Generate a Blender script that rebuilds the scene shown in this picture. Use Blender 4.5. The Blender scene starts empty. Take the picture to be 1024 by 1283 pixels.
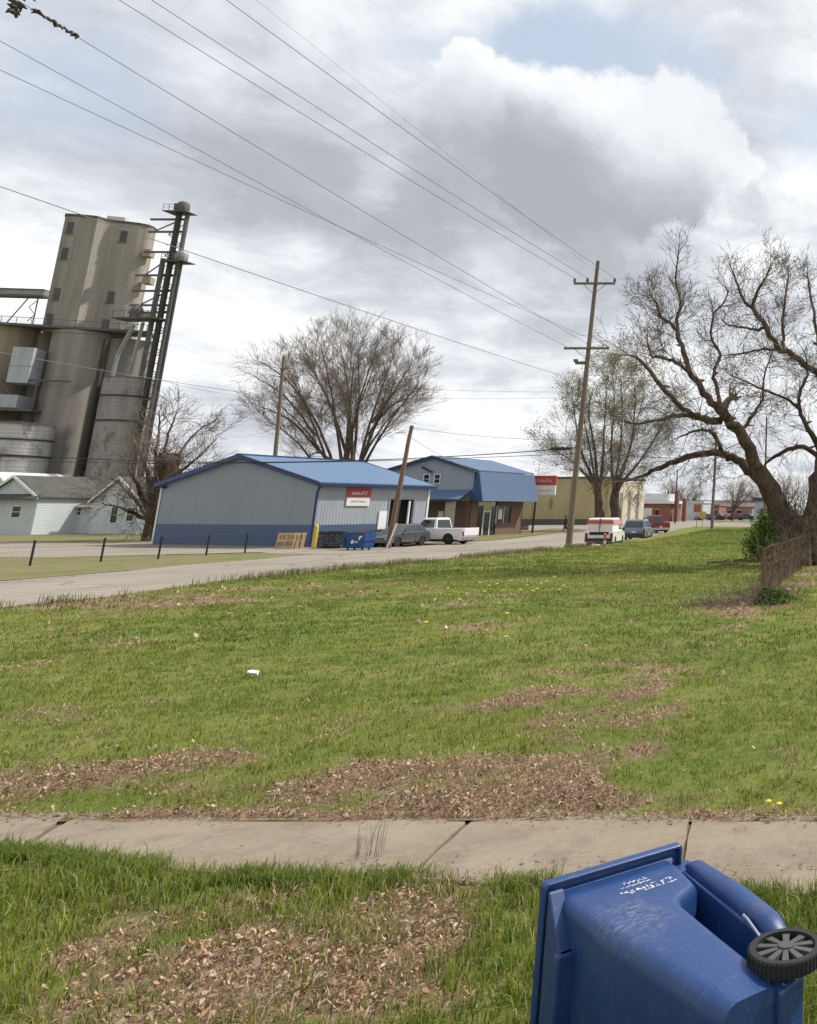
import bpy, bmesh, math, random
import numpy as np
from mathutils import Vector, Matrix
R = math.radians
random.seed(7)
C = bpy.context.scene.collection

# ------------------------------------------------------------------ camera maths (to read sizes off the photograph)
F, CX, CY, TH, H = 1060.0, 1150.0, 421.0, R(11.56), 2.5
sn, cs = math.sin(TH), math.cos(TH)
def ray(x, y):
    u = (x - CX) / F; v = (CY - y) / F
    return u, cs - v * sn, sn + v * cs
def gp(x, y, z=0.0):
    a, b, d = ray(x, y); t = (z - H) / d
    return a * t, b * t
def at(x, y, Y):
    a, b, d = ray(x, y); t = Y / b
    return Vector((a * t, Y, H + d * t))

# ------------------------------------------------------------------ node expression helper
class NB:
    def __init__(s, nt): s.nt = nt
    def new(s, t): return s.nt.nodes.new(t)
    def link(s, a, b): s.nt.links.new(a, b)
    def m(s, op, a, b=None, c=None, clamp=False):
        n = s.new('ShaderNodeMath'); n.operation = op; n.use_clamp = clamp
        for i, v in enumerate((a, b, c)):
            if v is None: continue
            if hasattr(v, 'is_linked'): s.link(v, n.inputs[i])
            else: n.inputs[i].default_value = v
        return n.outputs[0]
    def vm(s, op, a, b=None, scale=None):
        n = s.new('ShaderNodeVectorMath'); n.operation = op
        for i, v in enumerate((a, b)):
            if v is None: continue
            if hasattr(v, 'is_linked'): s.link(v, n.inputs[i])
            else: n.inputs[i].default_value = v
        if scale is not None:
            if hasattr(scale, 'is_linked'): s.link(scale, n.inputs['Scale'])
            else: n.inputs['Scale'].default_value = scale
        return n.outputs['Value'] if op in ('LENGTH', 'DISTANCE', 'DOT_PRODUCT') else n.outputs[0]
    def noise(s, vec, scale, detail=4, rough=0.55, dist=0.0, out='Fac'):
        n = s.new('ShaderNodeTexNoise'); n.inputs['Scale'].default_value = scale
        n.inputs['Detail'].default_value = detail; n.inputs['Roughness'].default_value = rough
        n.inputs['Distortion'].default_value = dist
        if vec is not None: s.link(vec, n.inputs['Vector'])
        return n.outputs[out]
    def ss(s, v, lo, hi):
        n = s.new('ShaderNodeMapRange'); n.interpolation_type = 'SMOOTHSTEP'
        s.link(v, n.inputs[0]); n.inputs[1].default_value = lo; n.inputs[2].default_value = hi
        return n.outputs[0]
    def mix(s, f, a, b):
        n = s.new('ShaderNodeMix'); n.data_type = 'RGBA'
        for k, v in ((0, f), (6, a), (7, b)):
            if hasattr(v, 'is_linked'): s.link(v, n.inputs[k])
            else: n.inputs[k].default_value = v if k == 0 else (v[0], v[1], v[2], 1)
        return n.outputs[2]
    def obj(s): return s.new('ShaderNodeTexCoord').outputs['Object']
    def sep(s, v):
        n = s.new('ShaderNodeSeparateXYZ'); s.link(v, n.inputs[0]); return n.outputs

MATS = {}
def base_mat(name):
    m = bpy.data.materials.new(name); m.use_nodes = True
    b = m.node_tree.nodes['Principled BSDF']
    return m, NB(m.node_tree), b
def mat(name, col, rough=0.7, var=0.25, scale=3.0, col2=None, bump=0.0, bscale=None, metal=0.0, spec=0.4, streak=False):
    """painted / weathered surface: colour wanders between two tones with noise in object space"""
    if name in MATS: return MATS[name]
    m, n, b = base_mat(name)
    oc = n.obj()
    if streak: oc = n.vm('MULTIPLY', oc, (1, 1, 0.12))
    c2 = col2 or tuple(x * (1 - var) for x in col)
    f = n.ss(n.noise(oc, scale, 6, 0.6), 0.35, 0.68)
    f2 = n.ss(n.noise(oc, scale * 7.3, 4, 0.6), 0.3, 0.75)
    c = n.mix(n.m('MULTIPLY', f, 0.8), col, c2)
    c = n.mix(n.m('MULTIPLY', f2, 0.35), c, tuple(x * (1 - var * 0.8) for x in col))
    n.link(c, b.inputs['Base Color'])
    b.inputs['Roughness'].default_value = rough; b.inputs['Metallic'].default_value = metal
    b.inputs['Specular IOR Level'].default_value = spec
    if bump:
        bn = n.new('ShaderNodeBump'); bn.inputs['Strength'].default_value = bump; bn.inputs['Distance'].default_value = 0.02
        n.link(n.noise(n.obj(), bscale or scale * 8, 5, 0.6), bn.inputs['Height']); n.link(bn.outputs[0], b.inputs['Normal'])
    MATS[name] = m
    return m
def ribbed(name, col, axis, pitch, rough=0.5, var=0.12, metal=0.0, depth=0.03, dirt=0.25, dirtcol=(0.12, 0.1, 0.08), rust=False):
    """profiled sheet metal: real ribs as bump along one object axis, with vertical dirt streaks"""
    m, n, b = base_mat(name)
    oc = n.obj(); sp = n.sep(oc)
    w = n.m('FRACT', n.m('DIVIDE', sp[axis], pitch))
    tri = n.m('ABSOLUTE', n.m('SUBTRACT', w, 0.5))
    rib = n.ss(tri, 0.28, 0.42)
    f = n.ss(n.noise(n.vm('MULTIPLY', oc, (1, 1, 0.15)), 1.3, 6, 0.65), 0.42, 0.75)
    c = n.mix(n.m('MULTIPLY', f, dirt), col, dirtcol)
    c = n.mix(n.m('MULTIPLY', n.noise(oc, 0.7, 3), var), c, tuple(x * 0.5 for x in col))
    if rust:
        c = n.mix(n.m('MULTIPLY', n.ss(n.noise(n.vm('MULTIPLY', oc, (1, 1, 0.4)), 0.9, 7, 0.7), 0.52, 0.66), 0.7), c, (0.13, 0.075, 0.045))
    n.link(c, b.inputs['Base Color'])
    b.inputs['Roughness'].default_value = rough; b.inputs['Metallic'].default_value = metal
    bn = n.new('ShaderNodeBump'); bn.inputs['Strength'].default_value = 0.8; bn.inputs['Distance'].default_value = depth
    n.link(rib, bn.inputs['Height']); n.link(bn.outputs[0], b.inputs['Normal'])
    MATS[name] = m
    return m
def attr_mat(name, rough=0.75, trans=0.0, attr='Col'):
    m, n, b = base_mat(name)
    a = n.new('ShaderNodeAttribute'); a.attribute_name = attr
    n.link(a.outputs['Color'], b.inputs['Base Color']); b.inputs['Roughness'].default_value = rough
    b.inputs['Specular IOR Level'].default_value = 0.2
    if trans:
        t = n.new('ShaderNodeBsdfTranslucent'); n.link(a.outputs['Color'], t.inputs['Color'])
        ms = n.new('ShaderNodeMixShader'); ms.inputs[0].default_value = trans
        n.link(b.outputs[0], ms.inputs[1]); n.link(t.outputs[0], ms.inputs[2])
        out = [x for x in m.node_tree.nodes if x.type == 'OUTPUT_MATERIAL'][0]
        n.link(ms.outputs[0], out.inputs['Surface'])
    MATS[name] = m
    return m

# ------------------------------------------------------------------ mesh builder
class MB:
    def __init__(s, M=None): s.v = []; s.f = []; s.mi = []; s.M = M or Matrix.Identity(4)
    def add(s, vs, fs, mi=0):
        o = len(s.v); s.v += [tuple(s.M @ Vector(p)) for p in vs]
        s.f += [tuple(o + i for i in f) for f in fs]; s.mi += [mi] * len(fs)
        return s
    def box(s, x0, x1, y0, y1, z0, z1, mi=0):
        return s.add([(x0,y0,z0),(x1,y0,z0),(x1,y1,z0),(x0,y1,z0),(x0,y0,z1),(x1,y0,z1),(x1,y1,z1),(x0,y1,z1)],
              [(0,3,2,1),(4,5,6,7),(0,1,5,4),(1,2,6,5),(2,3,7,6),(3,0,4,7)], mi)
    def loft(s, rings, cap0=True, cap1=True, mi=0, closed=True):
        n = len(rings[0]); vs = [p for r in rings for p in r]; fs = []
        for i in range(len(rings) - 1):
            for j in range(n if closed else n - 1):
                k = (j + 1) % n
                fs.append((i*n+j, i*n+k, (i+1)*n+k, (i+1)*n+j))
        if cap0: fs.append(tuple(range(n - 1, -1, -1)))
        if cap1: fs.append(tuple((len(rings)-1)*n + j for j in range(n)))
        return s.add(vs, fs, mi)
    def prism(s, poly, y0, y1, mi=0):            # poly in (x,z), extruded along y
        return s.loft([[(x, y0, z) for x, z in poly], [(x, y1, z) for x, z in poly]], mi=mi)
    def prism_z(s, poly, z0, z1, mi=0):
        return s.loft([[(x, y, z0) for x, y in poly], [(x, y, z1) for x, y in poly]], mi=mi)
    def prism_x(s, poly, x0, x1, mi=0):          # poly in (y,z), extruded along x
        return s.loft([[(x0, y, z) for y, z in poly], [(x1, y, z) for y, z in poly]], mi=mi)
    def cyl(s, p0, p1, r0, r1=None, n=12, mi=0, cap=True):
        return s.tube([p0, p1], [r0, r0 if r1 is None else r1], n, mi, cap)
    def tube(s, pts, rad, n=8, mi=0, cap=True):
        pts = [Vector(p) for p in pts]; rings = []; prev = None
        for i, p in enumerate(pts):
            t = (pts[min(i+1, len(pts)-1)] - pts[max(i-1, 0)])
            if t.length < 1e-9: t = Vector((0,0,1))
            t.normalize()
            if prev is None:
                a = Vector((0,0,1)) if abs(t.z) < 0.9 else Vector((1,0,0))
                u = t.cross(a).normalized()
            else:
                u = (prev - t * prev.dot(t))
                u = u.normalized() if u.length > 1e-6 else t.orthogonal().normalized()
            prev = u; w = t.cross(u); r = rad[i] if hasattr(rad, '__len__') else rad
            rings.append([tuple(p + (u * math.cos(2*math.pi*k/n) + w * math.sin(2*math.pi*k/n)) * r) for k in range(n)])
        return s.loft(rings, cap, cap, mi)
    def lathe(s, prof, n=24, axis='z', origin=(0,0,0), mi=0, cap=True):   # prof (r, h)
        rings = []
        for r, h in prof:
            ring = []
            for k in range(n):
                a = 2*math.pi*k/n; q = (r*math.cos(a), r*math.sin(a), h)
                if axis == 'x': q = (h, r*math.cos(a), r*math.sin(a))
                ring.append((q[0]+origin[0], q[1]+origin[1], q[2]+origin[2]))
            rings.append(ring)
        return s.loft(rings, cap, cap, mi)
    def quad(s, a, b, c, d, mi=0): return s.add([a, b, c, d], [(0,1,2,3)], mi)
    def build(s, name, mats, parent=None, smooth=False, bevel=0, loc=None, rz=0, angle=35):
        me = bpy.data.meshes.new(name); me.from_pydata(s.v, [], s.f)
        if not isinstance(mats, (list, tuple)): mats = [mats]
        for m in mats: me.materials.append(m)
        me.polygons.foreach_set('material_index', s.mi)
        bm = bmesh.new(); bm.from_mesh(me); bmesh.ops.recalc_face_normals(bm, faces=bm.faces); bm.to_mesh(me); bm.free()
        if smooth:
            me.polygons.foreach_set('use_smooth', [True]*len(me.polygons))
            try: me.set_sharp_from_angle(angle=R(angle))
            except Exception: pass
        me.update()
        o = bpy.data.objects.new(name, me); C.objects.link(o)
        if parent: o.parent = parent
        if loc: o.location = loc
        if rz: o.rotation_euler.z = rz
        if bevel:
            b = o.modifiers.new('bevel', 'BEVEL'); b.width = bevel; b.segments = 2; b.limit_method = 'ANGLE'; b.angle_limit = R(40)
        return o
def tag(o, label=None, cat=None, group=None, kind=None):
    for k, v in (('label', label), ('category', cat), ('group', group), ('kind', kind)):
        if v: o[k] = v
    return o
def thing(name, label, cat, loc=(0,0,0), rz=0, group=None):
    o = bpy.data.objects.new(name, None); C.objects.link(o)
    o.location = loc; o.rotation_euler.z = rz; o.empty_display_size = 0.3
    return tag(o, label, cat, group)
def np_mesh(name, V, Fl, fsize, material, colors=None, attr='Col'):
    """fast mesh: V (n,3), Fl flat loop indices, fsize per-face loop counts"""
    me = bpy.data.meshes.new(name)
    me.vertices.add(len(V)); me.vertices.foreach_set('co', np.asarray(V, np.float32).ravel())
    me.loops.add(len(Fl)); me.loops.foreach_set('vertex_index', np.asarray(Fl, np.int32).ravel())
    st = np.concatenate(([0], np.cumsum(fsize)[:-1])).astype(np.int32)
    me.polygons.add(len(fsize)); me.polygons.foreach_set('loop_start', st)
    me.polygons.foreach_set('loop_total', np.asarray(fsize, np.int32))
    if colors is not None:
        a = me.color_attributes.new(attr, 'FLOAT_COLOR', 'POINT')
        col = np.ones((len(V), 4), np.float32); col[:, :3] = colors
        a.data.foreach_set('color', col.ravel())
    me.materials.append(material); me.update(calc_edges=True); me.validate()
    o = bpy.data.objects.new(name, me); C.objects.link(o)
    return o

# ------------------------------------------------------------------ numpy noise
def vnoise(x, y, seed=0):
    xi = np.floor(x).astype(np.int64); yi = np.floor(y).astype(np.int64)
    fx = x - xi; fy = y - yi; fx = fx*fx*(3-2*fx); fy = fy*fy*(3-2*fy)
    def h(a, b):
        n = (a * 374761393 + b * 668265263 + seed * 1442695041) & 0xffffffff
        n = ((n ^ (n >> 13)) * 1274126177) & 0xffffffff
        return ((n ^ (n >> 16)) & 0xffff) / 65535.0
    return (h(xi,yi)*(1-fx)+h(xi+1,yi)*fx)*(1-fy) + (h(xi,yi+1)*(1-fx)+h(xi+1,yi+1)*fx)*fy
def fbm(x, y, seed=0, oct=4):
    t = 0; a = 0.5; s = 0
    for i in range(oct):
        t = t + a * vnoise(x, y, seed + i); s += a; a *= 0.5; x = x * 2.03 + 11.3; y = y * 2.03 + 5.7
    return t / s

# ------------------------------------------------------------------ camera + render
cam = bpy.data.cameras.new('camera'); co = bpy.data.objects.new('camera', cam); C.objects.link(co)
co.location = (0, 0, H); co.rotation_euler = (R(90) + TH, 0, 0)
cam.sensor_fit = 'HORIZONTAL'; cam.sensor_width = 36; cam.lens = F / 1024 * 36
cam.shift_x = (512 - CX) / 1024; cam.shift_y = (CY - 641.5) / 1024
cam.clip_start = 0.05; cam.clip_end = 5000
sc = bpy.context.scene; sc.camera = co
sc.view_settings.view_transform = 'Standard'; sc.view_settings.look = 'None'
sc.view_settings.exposure = 0.15; sc.view_settings.gamma = 1
sc.render.engine = 'CYCLES'

# ------------------------------------------------------------------ sun and sky
SUN = Vector((0.50, 0.34, 0.80)).normalized()
sl = bpy.data.lights.new('sun', 'SUN'); sl.energy = 4.3; sl.angle = R(2.0); sl.color = (1.0, 0.95, 0.87)
so = bpy.data.objects.new('sun', sl); C.objects.link(so); so.location = (30, 20, 60)
so.rotation_euler = SUN.to_track_quat('Z', 'Y').to_euler()

def build_world():
    w = bpy.data.worlds.new('World'); sc.world = w; w.use_nodes = True
    nt = w.node_tree; nt.nodes.clear(); n = NB(nt)
    sky = n.new('ShaderNodeTexSky'); sky.sky_type = 'NISHITA'; sky.sun_disc = False
    sky.sun_elevation = math.asin(SUN.z); sky.sun_rotation = math.atan2(SUN.x, SUN.y)
    sky.air_density = 1.2; sky.dust_density = 2.5
    d = n.new('ShaderNodeTexCoord').outputs['Generated']
    # billowing warp of the view direction
    wv = n.noise(d, 5.0, 9, 0.62, out='Color'); wv = n.vm('SUBTRACT', wv, (0.5, 0.5, 0.5))
    dw = n.vm('ADD', d, n.vm('SCALE', wv, scale=0.16))
    wv2 = n.noise(d, 15.0, 6, 0.65, out='Color'); wv2 = n.vm('SUBTRACT', wv2, (0.5, 0.5, 0.5))
    dw2 = n.vm('ADD', dw, n.vm('SCALE', wv2, scale=0.03))
    z = n.sep(d)[2]
    flat = n.vm('DIVIDE', d, None)
    den = n.m('ADD', n.m('MAXIMUM', z, 0.0), 0.22)
    comb = n.new('ShaderNodeCombineXYZ')
    for i in range(3): n.link(den, comb.inputs[i])
    n.link(comb.outputs[0], flat.node.inputs[1])
    p = n.vm('MULTIPLY', flat, (1, 1, 0.6))
    n1 = n.noise(n.vm('ADD', p, (3.1, 1.7, 0)), 1.7, 9, 0.58, 0.4)      # structure
    n2 = n.noise(n.vm('ADD', p, (7.3, 4.1, 2)), 0.9, 5, 0.5)            # slow light/dark
    def blob(px, py, rp, vec, soft=1.0):
        q = Vector(ray(px, py)).normalized()
        r = math.atan(rp / F) * 0.93
        dist = n.vm('DISTANCE', vec, tuple(q))
        return n.m('SUBTRACT', 1.0, n.m('DIVIDE', dist, r))            # 1 at centre, 0 at edge
    def fields(lst, vec):
        acc = None
        for (px, py, rp, wgt) in lst:
            g = n.m('MULTIPLY', n.ss(blob(px, py, rp, vec), 0.0, 1.0), wgt)
            acc = g if acc is None else n.m('ADD', acc, g)
        return acc
    # thin blue windows between the clouds
    gaps = fields([(700, 75, 150, .9), (850, 95, 120, .6), (60, 110, 150, .45), (210, 40, 140, .3), (1000, 160, 110, .45), (420, 20, 120, .35), (540, 60, 90, .5)], dw)
    cover = n.m('SUBTRACT', n.m('ADD', n.m('MULTIPLY', n1, 0.7), 0.62), gaps)
    cover = n.ss(cover, 0.22, 0.85)
    # brightness of the layer
    dark = fields([(600, 270, 200, .40), (760, 265, 200, .42), (430, 250, 180, .26), (250, 190, 180, .18), (60, 200, 120, .20), (300, 330, 220, .14),
                   (560, 210, 110, .2), (480, 330, 120, .14), (610, 470, 110, .16), (960, 250, 110, .10), (920, 20, 160, .16), (120, 60, 150, .08)], dw)
    lite = fields([(60, 160, 90, .25), (230, 150, 110, .15), (300, 390, 200, .22), (620, 380, 140, .25), (480, 400, 120, .15), (140, 280, 120, .14), (40, 330, 120, .2), (480, 215, 60, .28), (950, 320, 140, .15), (600, 540, 150, .2)], dw)
    n3 = n.noise(n.vm('ADD', dw, (2.2, 5.1, 0)), 7.0, 7, 0.6)
    n4 = n.noise(n.vm('ADD', p, (1.2, 8.1, 3)), 4.2, 8, 0.6, 0.6)
    ctr = lambda q, k: n.m('MULTIPLY', n.m('SUBTRACT', q, 0.5), k)
    b = n.m('ADD', n.m('ADD', ctr(n1, 1.0), ctr(n3, 0.8)), n.m('ADD', ctr(n2, 0.5), ctr(n4, 1.0)))
    b = n.m('ADD', b, 0.735)
    b = n.m('SUBTRACT', b, dark); b = n.m('ADD', b, lite)
    # sunlit cumulus heads with a firm billowed edge
    heads = None
    for (px, py, rp) in [(600, 108, 60), (565, 150, 50), (650, 135, 52), (715, 160, 66), (790, 172, 66), (860, 168, 66), (895, 190, 42), (700, 215, 100), (800, 225, 95)]:
        g = blob(px, py, rp, dw2); heads = g if heads is None else n.m('SMOOTH_MAX', heads, g, 0.15)
    hm = n.m('MULTIPLY', n.ss(heads, -0.02, 0.26), 0.96)
    under = fields([(630, 290, 190, .66), (745, 305, 190, .70), (550, 235, 140, .38), (860, 310, 130, .5), (600, 180, 120, .20), (680, 195, 100, .16), (560, 110, 80, .12)], dw)
    hb = n.m('SUBTRACT', 1.36, n.m('ADD', under, n.m('ADD', n.m('MULTIPLY', n.m('SUBTRACT', 1.0, n1), 0.35), n.m('MULTIPLY', n.m('SUBTRACT', 1.0, n3), 0.60))))
    hb = n.m('MULTIPLY', hb, 0.98)
    bb = n.new('ShaderNodeMix'); n.link(hm, bb.inputs[0]); n.link(b, bb.inputs[2]); n.link(hb, bb.inputs[3]); b = bb.outputs[0]
    ramp = n.new('ShaderNodeValToRGB'); n.link(b, ramp.inputs[0])
    e = ramp.color_ramp.elements
    e[0].position = 0.05; e[0].color = (0.40, 0.415, 0.455, 1)
    e[1].position = 1.0; e[1].color = (0.98, 0.985, 0.99, 1)
    for pos, col in ((0.3, (0.45, 0.468, 0.51)), (0.5, (0.56, 0.58, 0.63)), (0.68, (0.69, 0.715, 0.755)), (0.84, (0.84, 0.855, 0.88))):
        x = e.new(pos); x.color = (*col, 1)
    cm = n.m('MAXIMUM', cover, hm)
    cm = n.m('MULTIPLY', cm, 0.97)
    bg1 = n.new('ShaderNodeBackground'); bg1.inputs[1].default_value = 0.13; n.link(n.mix(0.6, sky.outputs[0], (5.0, 5.6, 6.4)), bg1.inputs[0])
    bg2 = n.new('ShaderNodeBackground'); bg2.inputs[1].default_value = 1.0; n.link(ramp.outputs[0], bg2.inputs[0])
    ms = n.new('ShaderNodeMixShader'); n.link(cm, ms.inputs[0]); n.link(bg1.outputs[0], ms.inputs[1]); n.link(bg2.outputs[0], ms.inputs[2])
    out = n.new('ShaderNodeOutputWorld'); n.link(ms.outputs[0], out.inputs[0])
build_world()
#@@SECTION2
# ------------------------------------------------------------------ the setting: ground, road, pavement, lawn
def interp(pts):
    ys = [p[0] for p in pts]; xs = [p[1] for p in pts]
    return lambda y: np.interp(y, ys, xs)
ROAD_R = interp([(-60, -21.2), (20, -21.9), (31, -23.0), (45, -22.4), (54, -21.6), (60, -21.4), (80, -24.2), (103, -28.2), (150, -37), (300, -66)])
ROAD_L = interp([(-60, -31.0), (30, -32.2), (50, -34.2), (73, -34.6), (92, -38.6), (107, -41.5), (150, -50), (300, -80)])

def ground_mat(name, stops, scale, rough=0.95, bump=0.5, bdist=0.02, bscale=60, streak=(1, 1, 1)):
    m, n, b = base_mat(name)
    oc = n.vm('MULTIPLY', n.obj(), streak)
    f = n.m('ADD', n.m('MULTIPLY', n.noise(oc, scale, 8, 0.62), 0.65), n.m('MULTIPLY', n.noise(n.obj(), scale * 14, 5, 0.6), 0.35))
    r = n.new('ShaderNodeValToRGB'); n.link(f, r.inputs[0]); e = r.color_ramp.elements
    e[0].position = stops[0][0]; e[0].color = (*stops[0][1], 1); e[1].position = stops[-1][0]; e[1].color = (*stops[-1][1], 1)
    for p, c in stops[1:-1]: x = e.new(p); x.color = (*c, 1)
    n.link(r.outputs[0], b.inputs['Base Color']); b.inputs['Roughness'].default_value = rough
    b.inputs['Specular IOR Level'].default_value = 0.15
    bn = n.new('ShaderNodeBump'); bn.inputs['Strength'].default_value = bump; bn.inputs['Distance'].default_value = bdist
    n.link(n.noise(n.obj(), bscale, 6, 0.7), bn.inputs['Height']); n.link(bn.outputs[0], b.inputs['Normal'])
    return m
M_GROUND = ground_mat('rough grass ground', [(.3, (.10, .12, .035)), (.5, (.14, .15, .05)), (.7, (.2, .16, .09))], 0.15)
M_ROAD = ground_mat('worn asphalt', [(.3, (.205, .182, .152)), (.5, (.26, .23, .192)), (.62, (.305, .272, .23)), (.75, (.245, .22, .186))], 0.25, bscale=90, bdist=0.01, streak=(1, .25, 1))
M_GRAVEL = ground_mat('gravel', [(.3, (.17, .145, .112)), (.48, (.255, .226, .188)), (.7, (.31, .28, .238))], 0.3, bscale=12, bdist=0.03)
M_CONC = ground_mat('old concrete', [(.28, (.185, .15, .112)), (.5, (.245, .205, .158)), (.72, (.30, .255, .20))], 1.1, bscale=110, bdist=0.008)
M_FARLAWN = ground_mat('far lawn', [(.3, (.095, .12, .035)), (.45, (.135, .15, .05)), (.56, (.19, .155, .09)), (.75, (.12, .135, .042))], 0.5, bscale=8, bdist=0.05)
def speckle(m):
    n = NB(m.node_tree); b = m.node_tree.nodes['Principled BSDF']; src = b.inputs['Base Color'].links[0].from_socket
    oc = n.obj()
    c = n.mix(n.m('MULTIPLY', n.ss(n.noise(oc, 75, 4, .75), .55, .72), .65), src, (.13, .105, .08))
    c = n.mix(n.m('MULTIPLY', n.ss(n.noise(oc, 95, 3, .7), .58, .72), .5), c, (.46, .40, .32))
    c = n.mix(n.m('MULTIPLY', n.ss(n.noise(oc, 2.6, 7, .7), .47, .68), .6), c, (.17, .135, .10))
    v = n.new('ShaderNodeTexVoronoi'); v.feature = 'DISTANCE_TO_EDGE'; v.inputs['Scale'].default_value = .55
    wv = n.vm('ADD', oc, n.vm('SCALE', n.noise(oc, 2.2, 5, .6, out='Color'), scale=.55)); n.link(wv, v.inputs['Vector'])
    c = n.mix(n.m('MULTIPLY', n.ss(v.outputs[0], .006, .002), n.m('MULTIPLY', n.ss(n.noise(oc, .7, 3), .5, .6), .5)), c, (.08, .06, .045))
    n.link(c, b.inputs['Base Color'])
speckle(M_CONC)
def cracks(m, scale, amt, wid):
    n = NB(m.node_tree); b = m.node_tree.nodes['Principled BSDF']; src = b.inputs['Base Color'].links[0].from_socket
    oc = n.obj(); v = n.new('ShaderNodeTexVoronoi'); v.feature = 'DISTANCE_TO_EDGE'; v.inputs['Scale'].default_value = scale
    n.link(n.vm('ADD', oc, n.vm('SCALE', n.noise(oc, .5, 6, .6, out='Color'), scale=2.4)), v.inputs['Vector'])
    c = n.mix(n.m('MULTIPLY', n.ss(v.outputs[0], wid, wid * .3), amt), src, (.10, .09, .08))
    c = n.mix(n.m('MULTIPLY', n.ss(n.noise(n.vm('MULTIPLY', oc, (1, .12, 1)), .7, 5, .6), .52, .68), .35), c, (.19, .175, .155))
    c = n.mix(n.m('MULTIPLY', n.ss(n.noise(oc, 1.1, 6, .7), .6, .75), .5), c, (.40, .36, .30))
    n.link(c, b.inputs['Base Color'])
cracks(M_ROAD, .16, .7, .012)
def lawn_mat():
    m, n, b = base_mat('lawn soil and thatch')
    a = n.new('ShaderNodeAttribute'); a.attribute_name = 'Col'
    dry = n.sep(a.outputs['Color'])[0]
    oc = n.obj()
    g = n.mix(n.ss(n.noise(oc, 0.5, 6, 0.6), .35, .65), (.105, .148, .026), (.175, .195, .045))
    g = n.mix(n.m('MULTIPLY', n.ss(n.noise(oc, 6, 6, 0.7), .45, .7), .6), g, (.24, .20, .10))
    g = n.mix(n.m('MULTIPLY', n.ss(n.noise(oc, 28, 3, 0.7), .5, .7), .5), g, (.05, .065, .02))
    l = n.mix(n.ss(n.noise(oc, 22, 6, 0.7), .35, .65), (.15, .10, .065), (.33, .24, .16))
    l = n.mix(n.m('MULTIPLY', n.ss(n.noise(oc, 60, 3, 0.7), .5, .7), .6), l, (.06, .04, .025))
    f = n.m('ADD', n.m('MULTIPLY', dry, 1.25), n.m('MULTIPLY', n.m('SUBTRACT', n.noise(oc, 9, 5, 0.7), 0.5), 0.9))
    n.link(n.mix(n.ss(f, .3, .75), g, l), b.inputs['Base Color']); b.inputs['Roughness'].default_value = 1
    b.inputs['Specular IOR Level'].default_value = 0.1
    bn = n.new('ShaderNodeBump'); bn.inputs['Strength'].default_value = 0.7; bn.inputs['Distance'].default_value = 0.04
    n.link(n.noise(oc, 25, 6, 0.75), bn.inputs['Height']); n.link(bn.outputs[0], b.inputs['Normal'])
    return m
M_LAWN = lawn_mat()

def ss_np(v, a, b):
    t = np.clip((v - a) / (b - a), 0, 1); return t * t * (3 - 2 * t)
PATCH = []     # dry leaf patches as ellipses on the ground: x, y, rx, ry, weight
for (px, py, rx, ry, w) in [(150, 985, 125, 26, 1.0), (575, 988, 165, 22, 1.0), (30, 1003, 60, 18, .6), (700, 975, 60, 30, .6), (640, 897, 80, 20, .95),
        (800, 885, 30, 14, .9), (720, 925, 60, 25, .4), (420, 940, 20, 10, .6), (180, 757, 120, 13, .55), (235, 766, 60, 7, .7), (770, 850, 120, 30, .3),
        (930, 768, 55, 14, .8), (620, 830, 160, 20, .15), (300, 1006, 260, 10, .5), (870, 1018, 160, 10, .35), (640, 1022, 120, 16, .9),
        (350, 1240, 230, 64, 1.05), (500, 1165, 100, 48, 1.0), (250, 1150, 130, 26, .6), (590, 1130, 80, 24, .6), (420, 1255, 200, 50, 1.0), (170, 1185, 50, 34, .9), (330, 1140, 50, 20, .6), (560, 1250, 80, 40, .7),
        (650, 1230, 40, 80, .25), (90, 1275, 60, 16, .5), (990, 745, 30, 50, .5), (480, 1085, 50, 10, .7), (60, 805, 90, 12, .3), (420, 745, 90, 8, .3), (600, 700, 90, 6, .4), (430, 1210, 60, 40, .5),
        (640, 1110, 60, 20, .35), (820, 960, 60, 20, .25)]:
    x0, y0 = gp(px, py); _, ya = gp(px, py - ry); _, yb = gp(px, min(py + ry, 1400)); xa, _ = gp(px - rx, py); xb, _ = gp(px + rx, py)
    PATCH.append((x0, (ya + yb) / 2, (xb - xa) / 2, (ya - yb) / 2, w))
def dryness(x, y):
    d = np.zeros_like(x)
    wx = (fbm(x * 1.3, y * 1.3, 21) - .5) * 2.4; wy = (fbm(x * 1.3 + 40, y * 1.3, 22) - .5) * 2.4
    for (cx, cy, rx, ry, w) in PATCH:
        q = np.sqrt(((x - cx) / rx + wx) ** 2 + ((y - cy) / ry + wy) ** 2)
        d = np.maximum(d, w * (1 - ss_np(q, 0.3, 1.45)))
    d = d * np.clip(.25 + 1.5 * fbm(x * 2.1, y * 2.1, 55, 5), 0, 1.15)
    d = d + np.clip(fbm(x * .35, y * .5, 5) - .53, 0, 1) * 1.3 * ss_np(y, 7, 11) + np.clip(fbm(x * 1.4, y * 1.4, 8) - .56, 0, 1) * 1.8
    e = np.exp(-((y - 7.52) / .16) ** 2) * (.1 + 1.1 * fbm(x * 1.6, y * 1.3, 66)) + np.exp(-((y - NEAR_EDGE(x)) / .10) ** 2) * .4
    return np.clip(np.maximum(d, e), 0, 1.1)
def lawn_h(x, y):
    h = 0.05 + 0.12 * ss_np(y, 7.5, 8.2) + (fbm(x * .5, y * .5, 3) - .5) * 0.10 * ss_np(y, 7.6, 9)
    return h + (fbm(x * 2.2, y * 2.2, 9) - .5) * 0.05
NEAR_EDGE = lambda x: np.interp(x, [-11, -7.3, -6.6, -4.9, -3.45, -1.6, .5, 3.2], [7.45, 6.85, 6.84, 6.45, 6.34, 6.15, 6.05, 6.0])
def verge_h(x, y): return 0.03 + (fbm(x * 1.5, y * 1.5, 31) - .5) * 0.06

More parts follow.
